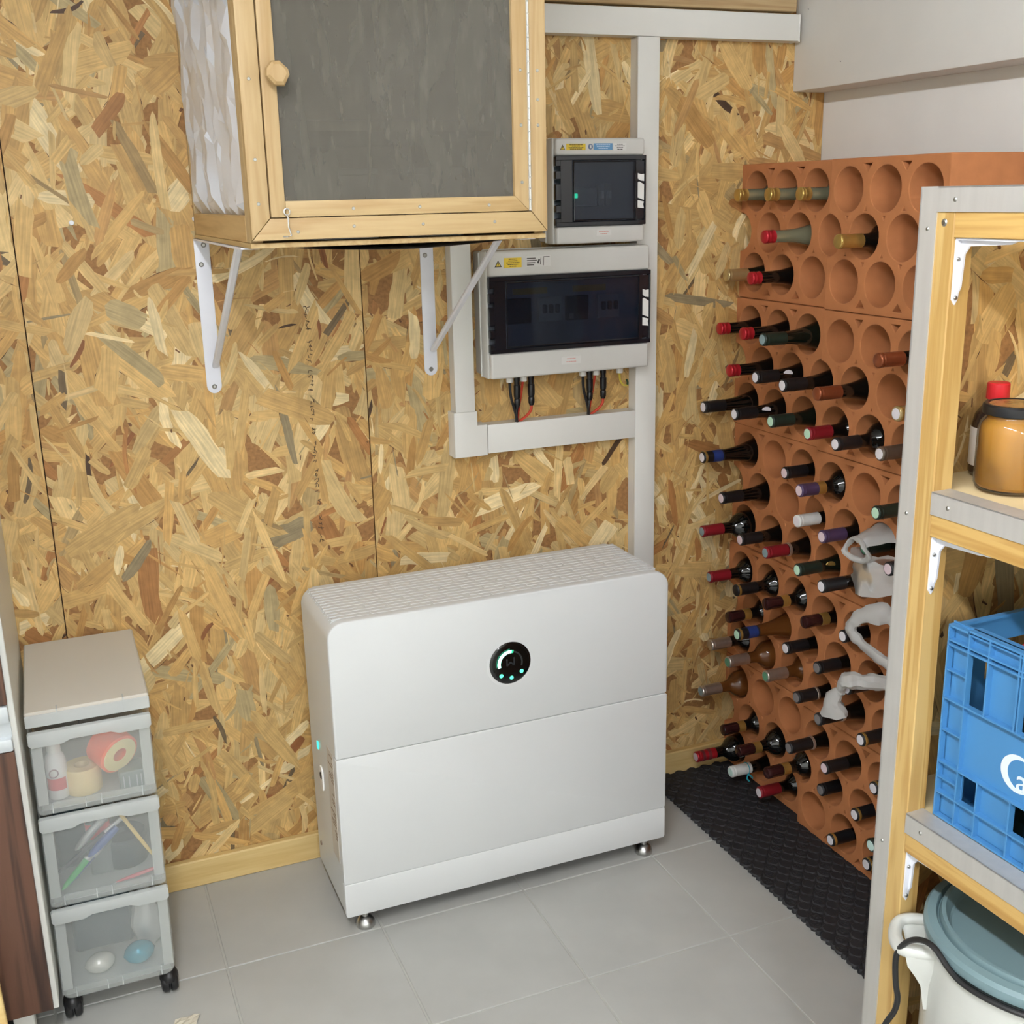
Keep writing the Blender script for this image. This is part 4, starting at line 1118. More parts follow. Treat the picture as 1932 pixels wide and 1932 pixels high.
# ------------------------------------------------------------------ translucent drawer tower
LEAN = 0.012
dt = thing('drawer_tower', (-0.468, -0.205, 0), 'frosted clear plastic three-drawer tower on black casters beside the walnut cabinet', 'drawers')
DX0, DX1, DYF, DYB = -0.575, -0.361, -0.392, -0.022
FROST = clearish('frosted_plastic', rgb(236, 240, 236), 0.22, rough=0.22, gloss=0.06, trans=(1, 1, 1, 1), body_trans=0.4)
FROST_HI = clearish('frosted_plastic_thick', rgb(232, 236, 233), 0.62, rough=0.25, gloss=0.08, trans=(1, 1, 1, 1), body_trans=0.3)
def lx(x, z): return x-LEAN*(z-0.35)*-1.0
def sbox(g, x0, x1, y0, y1, z0, z1, bev=0.0):
    """box leaning slightly with the tower"""
    n0 = len(g.bm.verts)
    g.box(x0, x1, y0, y1, z0, z1, bev)
    g.bm.verts.ensure_lookup_table()
    for v in g.bm.verts[n0:]: v.co.x += LEAN*(v.co.z-0.35)
    return g
def sprism(outline, ya, yb, ch=0.001):
    g = G(); g.prism(outline, 'y', ya, yb, ch)
    for v in g.bm.verts: v.co.x += LEAN*(v.co.z-0.35)
    return g
FROST_MID = clearish('frosted_plastic_mid', rgb(236, 240, 236), 0.42, rough=0.25, gloss=0.06, trans=(1, 1, 1, 1), body_trans=0.4)
ZB = [0.058, 0.262, 0.458, 0.632]          # drawer levels
g = G()
sbox(g, DX0, DX0+0.003, DYF+0.012, DYB, 0.075, 0.662); sbox(g, DX1-0.003, DX1, DYF+0.012, DYB, 0.075, 0.662)
sbox(g, DX0, DX1, DYB-0.003, DYB, 0.075, 0.662)
g.build('tower_body', FROST, dt)
sbox(G(), DX0-0.002, DX1+0.002, DYF+0.004, DYB+0.002, 0.655, 0.663, 0.003).build('top_cover', clearish('frosted_top', rgb(238, 233, 220), 0.72, rough=0.3, gloss=0.08, body_trans=0.15), dt)
sbox(G(), DX0-0.002, DX1+0.002, DYF+0.002, DYF+0.006, 0.634, 0.658, 0.0015).build('top_lip', FROST_HI, dt)
for q in (-0.521, -0.405): sbox(G(), q-0.0012, q+0.0012, DYF, DYF+0.02, 0.636, 0.6645).build('top_rib', FROST_HI, dt)
for k in range(3):
    z0, z1 = ZB[k], ZB[k+1]-0.006
    sbox(G(), DX0, DX1, DYF+0.014, DYB, z0+0.002, z0+0.006).build('divider', FROST, dt)
    rb_ = 0.020 if k == 0 else 0.008
    dr = sprism(rrect(DX0+0.002, DX1-0.002, z0+0.001, z1-0.002, (rb_, rb_, 0.004, 0.004), 5), DYF, DYF+0.0025).build('drawer', FROST, dt)
    g = G()
    sbox(g, DX0+0.008, DX0+0.010, DYF+0.002, DYB-0.02, z0+0.009, z1-0.03); sbox(g, DX1-0.010, DX1-0.008, DYF+0.002, DYB-0.02, z0+0.009, z1-0.03)
    sbox(G(), DX0+0.008, DX1-0.008, DYF+0.002, DYB-0.02, z0+0.0075, z0+0.0095).build('bin_floor', FROST_HI, dr); sbox(g, DX0+0.008, DX1-0.008, DYB-0.022, DYB-0.02, z0+0.009, z1-0.03)
    g.build('drawer_bin', FROST, dr)
    xc = (DX0+DX1)/2; zl = z1-0.028
    sprism([(DX0+0.004, zl), (xc-0.05, zl), (xc-0.035, zl+0.006), (xc+0.035, zl+0.006), (xc+0.05, zl), (DX1-0.004, zl), (DX1+0.001, zl+0.006), (DX1+0.001, z1-0.003), (DX1-0.002, z1), (DX0+0.002, z1), (DX0-0.001, z1-0.003), (DX0-0.001, zl+0.006)], DYF-0.008, DYF+0.004, 0.002).build('drawer_lip', FROST_HI, dr)
    sprism(rrect(DX0+0.002, DX1-0.002, z0+0.001, z0+0.022, (min(rb_, 0.018), min(rb_, 0.018), 0.002, 0.002), 5), DYF-0.003, DYF+0.002).build('drawer_foot_rail', FROST, dr)
    for q in (-0.548, -0.49, -0.462, -0.388): sbox(G(), q-0.0011, q+0.0011, DYF-0.004, DYF+0.002, z0+0.003, z0+0.021).build('drawer_rib', FROST_HI, dr)
    for (qa, qb) in ((DX0+0.003, DX0+0.022), (DX1-0.022, DX1-0.003)):
        sbox(G(), qa, qb, DYF-0.0015, DYF+0.001, z0+0.02, z1-0.024, 0.001).build('drawer_cheek', FROST_MID, dr)
for (x, y) in ((-0.562, -0.365), (-0.378, -0.365), (-0.562, -0.06), (-0.378, -0.06)):
    cs = G().lathe([(0, -0.017), (0.012, -0.017), (0.019, -0.0155), (0.0222, -0.011), (0.0225, -0.003), (0.018, -0.001), (0.018, 0.001), (0.0225, 0.003), (0.0222, 0.011), (0.019, 0.0155), (0.012, 0.017), (0, 0.017)], (x, y, 0.0225), 'x', 22).build('caster', BLACK, dt)
    g = G(); g.lathe([(0.0235, 0.030), (0.0225, 0.040), (0.017, 0.049), (0.009, 0.053), (0.006, 0.066), (0, 0.066)], (x, y, 0), 'z', 16, 0.8, 1.0)
    g.build('caster_hood', BLACK, cs)

# things in the drawers
z0 = ZB[2]+0.0105
lb = thing('glue_bottle', (-0.533, -0.345, z0), 'white squeeze bottle with red label standing in the top drawer', 'bottle')
G().lathe([(0, 0), (0.0175, 0), (0.019, 0.003), (0.019, 0.075), (0.0165, 0.085), (0.012, 0.091), (0.0115, 0.094)], (-0.533, -0.345, z0), 'z', 20).build('bottle_body', plain('white_bottle', rgb(226, 226, 224), 0.35), lb)
G().lathe([(0.0125, 0.094), (0.0128, 0.095), (0.0118, 0.121), (0.0095, 0.1255), (0, 0.126)], (-0.533, -0.345, z0), 'z', 18).build('bottle_cap', plain('cap_white', rgb(236, 236, 230), 0.35), lb)
def wrap(r, a0, a1, zA, zB, cx, cy, name, m, par):
    g = G(); n = 12; rows = []
    for zz in (zA, zB): rows.append([g.bm.verts.new((cx+r*math.cos(R(a0+(a1-a0)*i/n)), cy+r*math.sin(R(a0+(a1-a0)*i/n)), zz)) for i in range(n+1)])
    for i in range(n): g.bm.faces.new((rows[0][i], rows[0][i+1], rows[1][i+1], rows[1][i]))
    return g.build(name, m, par)
RED_L = plain('label_red', rgb(196, 64, 74), 0.5)
wrap(0.0193, 200, 320, z0+0.020, z0+0.044, -0.533, -0.345, 'front_label', RED_L, lb)
g = G(); g.tube([(-0.538+0.008*math.cos(R(q)), -0.3648, z0+0.056+0.008*math.sin(R(q))) for q in range(0, 360, 24)], 0.0012, 6, closed=True)
g.build('round_mark', plain('mark_mauve', rgb(150, 120, 128), 0.5), lb)
tr_ = thing('tape_roll', (-0.488, -0.335, z0), 'cream tape roll lying flat in the top drawer beside the white bottle', 'tape')
TAPE_C = plain('tape_cream', rgb(228, 206, 152), 0.5)
G().lathe([(0.014, 0), (0.033, 0), (0.0335, 0.001), (0.0335, 0.05), (0.033, 0.051), (0.014, 0.051), (0.014, 0)], (-0.488, -0.335, z0), 'z', 28).build('tape', TAPE_C, tr_)
t_ = thing('tape_roll', (-0.430, -0.325, z0+0.034), 'orange tape roll tipped on its side in the top drawer', 'tape')
t_.rotation_euler = (R(16), R(-10), R(28))
G().lathe([(0.015, -0.025), (0.036, -0.025), (0.040, -0.023), (0.040, 0.023), (0.036, 0.025), (0.015, 0.025), (0.015, -0.025)], (0, 0, 0.042), 'y', 30).build('tape', plain('tape_orange', rgb(232, 92, 44), 0.5), t_, world=False)
G().lathe([(0.0145, -0.026), (0.035, -0.026), (0.035, -0.0245), (0.0145, -0.0245), (0.0145, -0.026)], (0, 0, 0.042), 'y', 30).build('tape_side', plain('tape_side_cream', rgb(232, 218, 160), 0.5), t_, world=False)
bx = thing('small_box', (-0.402, -0.345, z0), 'small clear grey box under the orange tape roll', 'box')
G().box(-0.425, -0.380, -0.372, -0.318, z0, z0+0.034, 0.002).build('box_body', plain('box_grey', rgb(122, 132, 132), 0.3), bx)
g = G()
for q in (-0.418, -0.408, -0.394, -0.386): g.box(q, q+0.002, -0.3732, -0.3718, z0+0.003, z0+0.026)
g.build('box_mark', plain('mark_pale', rgb(180, 186, 186), .4), bx)
# middle drawer: pens, sticks
z0 = ZB[1]+0.0105
DARKB = plain('slate_object', rgb(36, 58, 64), 0.5)
hb_ = thing('tape_dispenser', (-0.43, -0.30, z0), 'round slate blue dispenser lying in the middle drawer', 'dispenser')
G().lathe([(0, 0), (0.044, 0), (0.046, 0.004), (0.046, 0.055), (0.042, 0.06), (0.018, 0.06), (0.016, 0.05), (0, 0.05)], (-0.43, -0.285, z0), 'z', 28).build('dispenser_body', DARKB, hb_)
sc_ = thing('slate_case', (-0.525, -0.22, z0), 'dark slate case standing at the back of the middle drawer', 'case')
G().box(-0.555, -0.495, -0.28, -0.20, z0, z0+0.13, 0.006).build('case_body', plain('slate_dark', rgb(52, 70, 76), 0.4), sc_)
sp = thing('red_tin', (-0.475, -0.30, z0), 'small tin with red band behind the pens in the middle drawer', 'tin')
G().prism(rrect(-0.497, -0.453, -0.325, -0.285, 0.008), 'z', z0+0.115, z0, 0.003).build('tin_body', plain('tin_grey', rgb(110, 118, 118), 0.4), sp)
G().prism(rrect(-0.498, -0.452, -0.326, -0.284, 0.008), 'z', z0+0.110, z0+0.078, 0.001).build('tin_band', plain('tin_red', rgb(190, 66, 74), 0.4), sp)
def pen(p, q, m, r, label, clip=None, name='pen', cat='pen'):
    p, q = Vector(p), Vector(q)
    t = thing(name, (p+q)/2, label, cat, 'pens and sticks in the middle drawer')
    d = (q-p).normalized()
    G().tube([p, p+d*0.008, p+d*0.03, q-d*0.02, q], [r*.25, r*.7, r, r, r*.8], 10).build('barrel', m, t)
    if clip: G().tube([q-d*0.045, q-d*0.02, q+d*0.004], r*1.15, 10).build('pen_cap', clip, t)
SIL = plain('silver_pen', rgb(200, 202, 204), 0.25, metal=0.8)
pen((-0.552, -0.372, z0+0.012), (-0.468, -0.352, z0+0.088), plain('pen_green', rgb(24, 160, 76), .35), 0.0062, 'green pen slanting across the middle drawer', SIL)
pen((-0.546, -0.359, z0+0.008), (-0.455, -0.336, z0+0.082), plain('pen_navy', rgb(40, 60, 118), .35), 0.0055, 'navy pen beside the green pen in the middle drawer', SIL)
pen((-0.560, -0.344, z0+0.030), (-0.425, -0.320, z0+0.112), plain('pen_slate', rgb(40, 50, 60), .3), 0.005, 'dark pen with silver rings in the middle drawer', SIL)
pen((-0.520, -0.338, z0+0.070), (-0.440, -0.318, z0+0.140), SIL, 0.0085, 'thick silver pen leaning behind the others in the middle drawer', SIL)
pen((-0.498, -0.366, z0+0.066), (-0.440, -0.350, z0+0.108), plain('pen_blue', rgb(56, 84, 150), .35), 0.0082, 'short blue marker above the green pen in the middle drawer')
pen((-0.379, -0.372, z0+0.040), (-0.440, -0.350, z0+0.152), plain('stick_wood', rgb(226, 196, 116), .5), 0.0038, 'pale wooden stick leaning right in the middle drawer', None, 'wooden_stick', 'stick')
pen((-0.455, -0.378, z0+0.006), (-0.378, -0.374, z0+0.016), plain('pen_pink', rgb(206, 108, 116), .4), 0.0036, 'pink pencil lying at the front of the middle drawer', None, 'pencil', 'pencil')
# bottom drawer
z0 = ZB[0]+0.0105
sb = thing('slate_case', (-0.50, -0.22, z0), 'wide dark slate case standing at the back of the bottom drawer', 'case')
G().box(-0.548, -0.432, -0.27, -0.19, z0, z0+0.14, 0.006).build('case_body', plain('slate_mid', rgb(70, 88, 94), 0.4), sb)
bb2 = thing('foil_packet', (-0.405, -0.29, z0), 'crumpled clear packet leaning in the bottom drawer corner', 'packet')
g = G(); g.lathe([(0.004, 0), (0.018, 0.02), (0.024, 0.06), (0.016, 0.1), (0.010, 0.12), (0.004, 0.135)], (-0.405, -0.30, z0), 'z', 14, 1.5, 0.7)
me = g.mesh('packet_film', 20); crumple(me, 0.010, 45); me.transform(wm(bb2).inverted()); link('packet_film', me, plain('packet_silver', rgb(206, 208, 206), 0.3, metal=0.5), bb2)
def yarn(x, y, r, lf, m, label):
    t = thing('foil_roll', (x, y, z0), label, 'roll')
    g = G(); n = 9; pr = [(r*math.sin(PI*q/n)**0.55 if 0 < q < n else 0, -lf/2+lf*q/n) for q in range(n+1)]
    g.lathe(pr, (0, 0, r), 'x', 20)
    o = g.build('roll_body', m, t, 50, world=False); t.rotation_euler = (0, 0, R(12))
yarn(-0.503, -0.345, 0.0205, 0.062, plain('pearl_foil', rgb(226, 224, 216), 0.22, metal=0.35), 'pearly white wrapped roll in the bottom drawer')
yarn(-0.428, -0.345, 0.0225, 0.064, plain('teal_foil', rgb(0, 140, 165), 0.2, metal=0.2), 'shiny teal wrapped roll in the bottom drawer')

# ------------------------------------------------------------------ walnut cabinet at the left edge
sc = thing('walnut_cabinet', (-0.90, -0.24, 0), 'tall cabinet with walnut fronts and white sides at the left edge', 'cabinet')
KX1, KX0, KYF, KYB, KZ1 = -0.5815, -1.19, -0.47, -0.004, 1.42
CAB_W = plain('cabinet_white', rgb(218, 218, 210), 0.4, var=0.02)
G().box(KX1-0.018, KX1, KYF+0.001, KYB, 0.1, KZ1, 0.0015).build('side_panel', CAB_W, sc)
G().box(KX0, KX0+0.018, KYF+0.001, KYB, 0.1, KZ1, 0.0015).build('side_panel', CAB_W, sc)
G().box(KX0+0.018, KX1-0.018, KYF+0.02, KYB, 0.1, 0.118).build('bottom_panel', CAB_W, sc)
G().box(KX0+0.018, KX1-0.018, KYF+0.02, KYB, KZ1-0.018, KZ1).build('top_panel', CAB_W, sc)
G().box(KX0+0.018, KX1-0.018, KYB-0.006, KYB, 0.118, KZ1-0.018).build('back_panel', CAB_W, sc)
G().box(KX0+0.002, KX1-0.009, KYF-0.018, KYF, 0.8175, KZ1-0.004, 0.001).build('door', WALNUT_Z, sc)
G().box(KX0+0.002, KX1-0.009, KYF-0.018, KYF, 0.728, 0.8145, 0.001).build('drawer_front', WALNUT_Z, sc)
G().box(KX0+0.002, KX1-0.009, KYF-0.018, KYF, 0.112, 0.640, 0.001).build('door', WALNUT_Z, sc)
hd = G().box(KX0+0.002, KX1-0.009, KYF-0.02, KYF+0.002, 0.694, 0.726, 0.004, 2).build('handle_rail', plain('alu_white', rgb(206, 212, 214), 0.3, metal=0.3, var=0.02), sc)
G().box(KX0+0.002, KX1-0.009, KYF-0.010, KYF+0.002, 0.664, 0.694).build('handle_groove', plain('alu_white2', rgb(196, 202, 204), 0.3, metal=0.3, var=0.02), hd)
G().box(KX0+0.002, KX1-0.009, KYF-0.022, KYF+0.002, 0.642, 0.666, 0.004, 2).build('handle_lip', plain('alu_white', rgb(206, 212, 214), 0.3), hd)
for (x, y) in ((-0.645, KYF+0.03), (-1.16, KYF+0.03), (-0.645, -0.05), (-1.16, -0.05)):
    G().box(x-0.018, x+0.018, y-0.02, y+0.02, 0.0, 0.1, 0.002).build('leg', CAB_W, sc)
G().box(KX0+0.02, KX1-0.06, KYF+0.06, KYF+0.075, 0.0, 0.098).build('plinth', BLACK_MATT, sc)
pk = thing('wooden_board', (-0.72, -0.52, 0.0), 'pale wooden board leaning against the walnut cabinet front', 'board')
G().bar((-0.705, -0.585, 0.004), (-0.725, -0.505, 0.40), 0.10, 0.016, (0, -1, 0.2), 0.002).build('plank', PALE_PINE_X, pk)
bk = thing('black_bag', (-0.68, -0.64, 0.0), 'black fabric bag on the floor at the bottom left corner', 'bag')
g = G(); g.lathe([(0, 0), (0.045, 0.0), (0.058, 0.02), (0.060, 0.05), (0.048, 0.075), (0.025, 0.088), (0, 0.09)], (-0.72, -0.66, 0.0), 'z', 20)
me = g.mesh('bag_cloth', 40); crumple(me, 0.008, 25)
for v in me.vertices: v.co.z = max(0.0, v.co.z)
me.transform(wm(bk).inverted()); link('bag_cloth', me, plain('black_cloth', rgb(18, 20, 25), 0.8), bk)
ps = thing('paper_scrap', (-0.372, -0.486, 0.0), 'small beige paper scrap lying on the grey tiles', 'paper')
me = bpy.data.meshes.new('scrap'); V = []; Fc = []
for j in range(5):
    for i in range(5): V.append((-0.024+0.048*i/4+0.004*j, -0.02+0.038*j/4, 0.0015+0.004*abs(math.sin(i*1.3+j))))
for j in range(4):
    for i in range(4): a = j*5+i; Fc.append((a, a+1, a+6, a+5))
me.from_pydata(V, [], Fc); link('scrap', me, plain('scrap_beige', rgb(206, 198, 178), 0.7), ps)

# ------------------------------------------------------------------ shelf unit on the right
sh = thing('shelf_unit', (0.604, -1.282, 0), 'timber shelf unit edged with aluminium angle, standing before the bottle rack', 'shelf', rotz=R(1.444))
def sbuild(g, name, m, par=sh, smooth=35): return g.build(name, m, par, smooth, world=False)
SL, SD = -1.04, 0.45            # length along local -y, depth along local x
PT = 0.057
TOPS = [1.549, 1.160, 0.683]
for (y0, y1) in ((-PT, 0.0), (SL, SL+PT)):
    for (x0, x1) in ((0.0, 0.034), (SD-0.034, SD)):
        sbuild(G().box(x0, x1, y0, y1, 0.0, TOPS[0]-0.002, 0.0015), 'post', GOLD_PINE_Z)
for (yA, yB, s) in ((0.0015, -0.0275, 1), (SL-0.0015, SL+0.0275, -1)):
    g = G(); g.box(-0.002, 0.0, min(yA, yB), max(yA, yB), 0.0, TOPS[0]); 
    ye = 0.0 if s == 1 else SL-0.002
    g.box(-0.002, 0.03, ye, ye+0.002, 0.0, TOPS[0])
    an = sbuild(g, 'post_angle', ALU)
    if s == 1:
        for z in (1.497, 1.12, 0.615): sbuild(G().lathe([(0, -0.0038), (0.0014, -0.0036), (0.0024, -0.0026), (0.0028, -0.002)], (0, -0.014, z), 'x', 12), 'screw', SCREW, an)
for k, zt in enumerate(TOPS):
    ya, yb = (-0.0275 if k == 0 else -PT), (SL+0.0275 if k == 0 else SL+PT)
    yw = -PT
    sbuild(G().box(0.0, 0.03, SL+PT, yw-0.0003, zt-0.062, zt-0.002, 0.001), 'front_beam', GOLD_PINE_Y)
    sbuild(G().box(SD-0.03, SD, SL+PT, yw, zt-0.062, zt-0.002, 0.001), 'rear_beam', GOLD_PINE_Y)
    sbuild(G().box(0.03, SD-0.03, SL+PT, yw, zt-0.018, zt-0.003), 'shelf_board', plain('ply_pale', rgb(226, 206, 158), 0.6, var=0.08, scale=14))
    if k: sbuild(G().box(0.034, SD-0.034, yw, 0.017, zt-0.018, zt-0.003), 'shelf_board', plain('ply_pale', rgb(226, 206, 158), 0.6))
    g = G(); g.box(-0.002, 0.0, yb, ya, zt-0.031, zt); g.box(-0.002, 0.030, yb, ya, zt-0.002, zt)
    an = sbuild(g, 'edge_angle', ALU)
    for q in range(4):
        y = ya-0.030-q*0.29
        sbuild(G().lathe([(0, -0.0038), (0.0016, -0.0036), (0.0028, -0.0026), (0.0032, -0.002)], (0, y, zt-0.016), 'x', 12), 'screw', SCREW, an)
G().box(0, 0, 0, 0, 0, 0).bm.free()
ep = sbuild(G().box(0.034, SD, 0.018, 0.030, 0.02, 1.53), 'osb_end_panel', BOARD_CORE)
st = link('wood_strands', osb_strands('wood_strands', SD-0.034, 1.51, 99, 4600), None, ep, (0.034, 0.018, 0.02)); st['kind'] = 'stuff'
rp = sbuild(G().box(SD+0.001, SD+0.012, SL, 0.03, 0.02, 1.53), 'osb_rear_panel', BOARD_CORE)
sbuild(G().lathe([(0, -0.0015), (0.003, -0.0015), (0.005, 0.0)], (0.0, -0.040, 1.505), 'x', 12), 'screw', SCREW)
# pressed steel brackets under each shelf
for k, zt in enumerate(TOPS):
    zb_ = zt-0.0625
    yb_ = -PT
    xx = 0.004
    g = G()
    g.prism([(xx, zb_-0.076), (xx+0.005, zb_-0.083), (xx+0.0095, zb_-0.076), (xx+0.0175, zb_-0.004), (xx+0.016, zb_), (xx+0.001, zb_), (xx, zb_-0.004)], 'y', yb_-0.0025, yb_, 0.0005)
    g.prism([(xx, yb_-0.004), (xx, yb_-0.095), (xx+0.006, yb_-0.105), (xx+0.010, yb_-0.095), (xx+0.0175, yb_-0.004)], 'z', zb_-0.0025, zb_, 0.0005)
    br = sbuild(g, 'shelf_bracket', WHITE_STEEL)
    g = G(); g.prism([(yb_-0.0025, zb_-0.068), (yb_-0.0025, zb_-0.0025), (yb_-0.090, zb_-0.0025), (yb_-0.080, zb_-0.0065), (yb_-0.016, zb_-0.010), (yb_-0.0085, zb_-0.020), (yb_-0.006, zb_-0.060)], 'x', xx+0.0072, xx+0.0105); sbuild(g, 'gusset', WHITE_STEEL, br)
    for z in (zb_-0.026, zb_-0.074):
        sbuild(G().lathe([(0, -0.005), (0.0022, -0.0048), (0.003, -0.003)], (xx+0.0045, yb_, z), 'y', 10), 'screw', SCREW, br)
ML = wm(sh)
def L3(x, y, z): return ML @ Vector((x, y, z))

# honey-coloured jar
jt = thing('glass_jar', L3(0.099, -0.092, TOPS[1]), 'glass jar of amber honey with black lid on the middle shelf', 'jar')
jr = 0.0465
HONEY = plain('honey', rgb(172, 120, 8), 0.55, var=0.10, scale=9)
G().lathe([(0, 0.004), (jr-0.006, 0.004), (jr-0.0025, 0.008), (jr-0.0025, 0.078), (jr-0.006, 0.088), (jr-0.011, 0.093), (jr-0.012, 0.099), (0, 0.099)], (0, 0, 0), 'z', 36).build('honey_fill', HONEY, jt, world=False)
JG = clearish('jar_glass', rgb(220, 222, 216), 0.02, rough=0.03, gloss=0.22, body_trans=0.0)
G().lathe([(0, 0.0005), (jr-0.006, 0.0005), (jr-0.002, 0.003), (jr, 0.008), (jr, 0.080), (jr-0.003, 0.090), (jr-0.008, 0.096), (jr-0.010, 0.100), (jr-0.010, 0.106)], (0, 0, 0), 'z', 36).build('jar_glass', JG, jt, world=False)
lid = G().lathe([(jr-0.0105, 0.101), (jr-0.0045, 0.1015), (jr-0.004, 0.103), (jr-0.004, 0.112), (jr-0.006, 0.1145), (jr-0.010, 0.1148), (jr-0.012, 0.1132), (0, 0.1136)], (0, 0, 0), 'z', 36).build('lid', BLACK, jt, world=False)
G().lathe([(0, 0.1142), (jr-0.0125, 0.1138), (jr-0.013, 0.113)], (0, 0, 0), 'z', 32).build('lid_print', plain('lid_gold', rgb(150, 110, 60), 0.25, var=0.5, scale=40), lid, world=False)
# sauce bottle behind
sbt = thing('sauce_bottle', L3(0.141, -0.019, TOPS[1]), 'dark bottle with red screw cap and white label standing behind the jar', 'bottle')
G().lathe([(0, 0.0005), (0.028, 0.0005), (0.031, 0.004), (0.031, 0.070), (0.027, 0.085), (0.018, 0.098), (0.0135, 0.104), (0.0135, 0.110)], (0, 0, 0), 'z', 24).build('bottle_body', plain('dark_sauce', rgb(46, 30, 24), 0.12, coat=0.4), sbt, world=False)
G().lathe([(0.0312, 0.014), (0.0316, 0.015), (0.0316, 0.066), (0.0312, 0.067)], (0, 0, 0), 'z', 24).build('bottle_label', plain('label_white', rgb(222, 216, 206), 0.5), sbt, world=False)
G().lathe([(0.0150, 0.106), (0.0155, 0.107), (0.0150, 0.127), (0.0138, 0.1285), (0, 0.129)], (0, 0, 0), 'z', 24).build('bottle_cap', plain('cap_red', rgb(206, 40, 46), 0.35), sbt, world=False)

# blue water crate
CRB = plain('crate_blue', rgb(72, 132, 182), 0.38, var=0.02, scale=8)
cx0, cy1, cz0, cz1 = 0.030, -0.075, TOPS[2]+0.0008, 0.977
CLN, CDP = 0.40, 0.27
ct = thing('water_crate', L3(cx0+CDP/2, cy1-CLN/2, TOPS[2]), 'blue plastic bottle crate with white letter a emblem on the lower shelf', 'crate', rotz=R(1.444))
def cbuild(g, name, m=CRB, par=ct, smooth=35):
    me = g.mesh(name, smooth); me.transform(Matrix.Translation((-(cx0+CDP/2), -(cy1-CLN/2), -TOPS[2])))
    return link(name, me, m, par)
y0 = cy1
T = 0.005
zr = [cz0, 0.722, 0.769, 0.866, 0.949, cz1]
g = G(); xin = cx0+0.009
# front wall skin pieces (holes left open)
def skin(ya, yb, za, zb): g.box(xin, xin+0.0025, y0-yb, y0-ya, za, zb)
skin(0.0, CLN, zr[0], zr[1]); skin(0.0, CLN, zr[2], zr[3]); skin(0.0, CLN, zr[4], cz1)
cells_low = [(0.0, 0.040, 1), (0.040, 0.073, 0), (0.073, 0.129, 1), (0.129, 0.162, 0), (0.162, 0.238, 1), (0.238, 0.271, 0), (0.271, 0.327, 1), (0.327, 0.36, 0), (0.36, 0.40, 1)]
for a, b, f in cells_low:
    if f: skin(a, b, zr[1], zr[2])
cells_up = [(0.0, 0.037, 1), (0.037, 0.071, 0), (0.071, 0.122, 1), (0.122, 0.19, 0), (0.19, 0.21, 1), (0.21, 0.278, 0), (0.278, 0.329, 1), (0.329, 0.363, 0), (0.363, 0.40, 1)]
for a, b, f in cells_up:
    if f: skin(a, b, zr[3], zr[4])
cbuild(g, 'front_wall')
g = G()
# horizontal ribs
for z in (zr[1], zr[2], zr[3], 0.945, 0.952): g.box(cx0, xin+0.001, y0-CLN, y0, z-0.0013, z+0.0013)
g.box(cx0, xin+0.012, y0-CLN, y0, cz0, cz0+0.003)
# top rim with a step at the stacking corner
g.box(cx0, xin+0.010, y0-0.034, y0, cz1-0.006, cz1-0.0028); g.box(cx0, xin+0.012, y0-0.36, y0-0.037, cz1-0.003, cz1); g.box(cx0, xin+0.010, y0-CLN, y0-0.363, cz1-0.006, cz1-0.0028)
g.box(cx0+0.001, xin, y0-0.36, y0-0.037, cz1-0.008, cz1-0.006)
# vertical ribs
for y in (0.0, CLN-0.0026): g.box(cx0, xin+0.001, y0-y-0.0026, y0-y, cz0, cz1-0.003)
for y in (0.036, 0.071, 0.121, 0.126, 0.188, 0.21, 0.277, 0.328, 0.363): g.box(cx0+0.0005, xin+0.001, y0-y-0.0026, y0-y, zr[3], cz1-(0.003 if 0.036 < y else 0.006))
for y in (0.036, 0.363): g.box(cx0+0.0005, xin+0.001, y0-y-0.0026, y0-y, cz0, zr[3])
for y in (0.072, 0.128, 0.161, 0.238, 0.27, 0.327): g.box(cx0+0.0005, xin+0.001, y0-y-0.0026, y0-y, cz0, zr[2])
for z in (0.745, 0.818, 0.908): 
    g.box(cx0+0.001, xin+0.001, y0-0.036, y0, z-0.001, z+0.001); g.box(cx0+0.001, xin+0.001, y0-CLN, y0-0.363, z-0.001, z+0.001)
o = cbuild(g, 'wall_rib'); o['kind'] = 'stuff'
# end walls, rear wall, base
for (ya, yb, nm) in ((y0-0.0025-0.003, y0-0.003, 'end_wall'), (y0-CLN+0.003, y0-CLN+0.0055, 'end_wall')):
    g = G()
    g.box(xin, cx0+CDP, ya, yb, cz0, 0.88); g.box(xin, cx0+CDP, ya, yb, 0.935, cz1-0.004)
    g.box(xin, xin+0.06, ya, yb, 0.88, 0.935); g.box(cx0+CDP-0.06, cx0+CDP, ya, yb, 0.88, 0.935)
    s_ = 0.006
    g.box(xin, cx0+CDP, ya-s_, yb+0.0, cz1-0.006, cz1-0.002)
    cbuild(g, nm)
g = G(); g.box(cx0+CDP-0.004, cx0+CDP, y0-CLN, y0, cz0, cz1-0.003); g.box(cx0+CDP-0.012, cx0+CDP, y0-CLN, y0, cz1-0.008, cz1); cbuild(g, 'rear_wall')
cbuild(G().box(xin, cx0+CDP, y0-CLN, y0, cz0, cz0+0.004), 'crate_base')
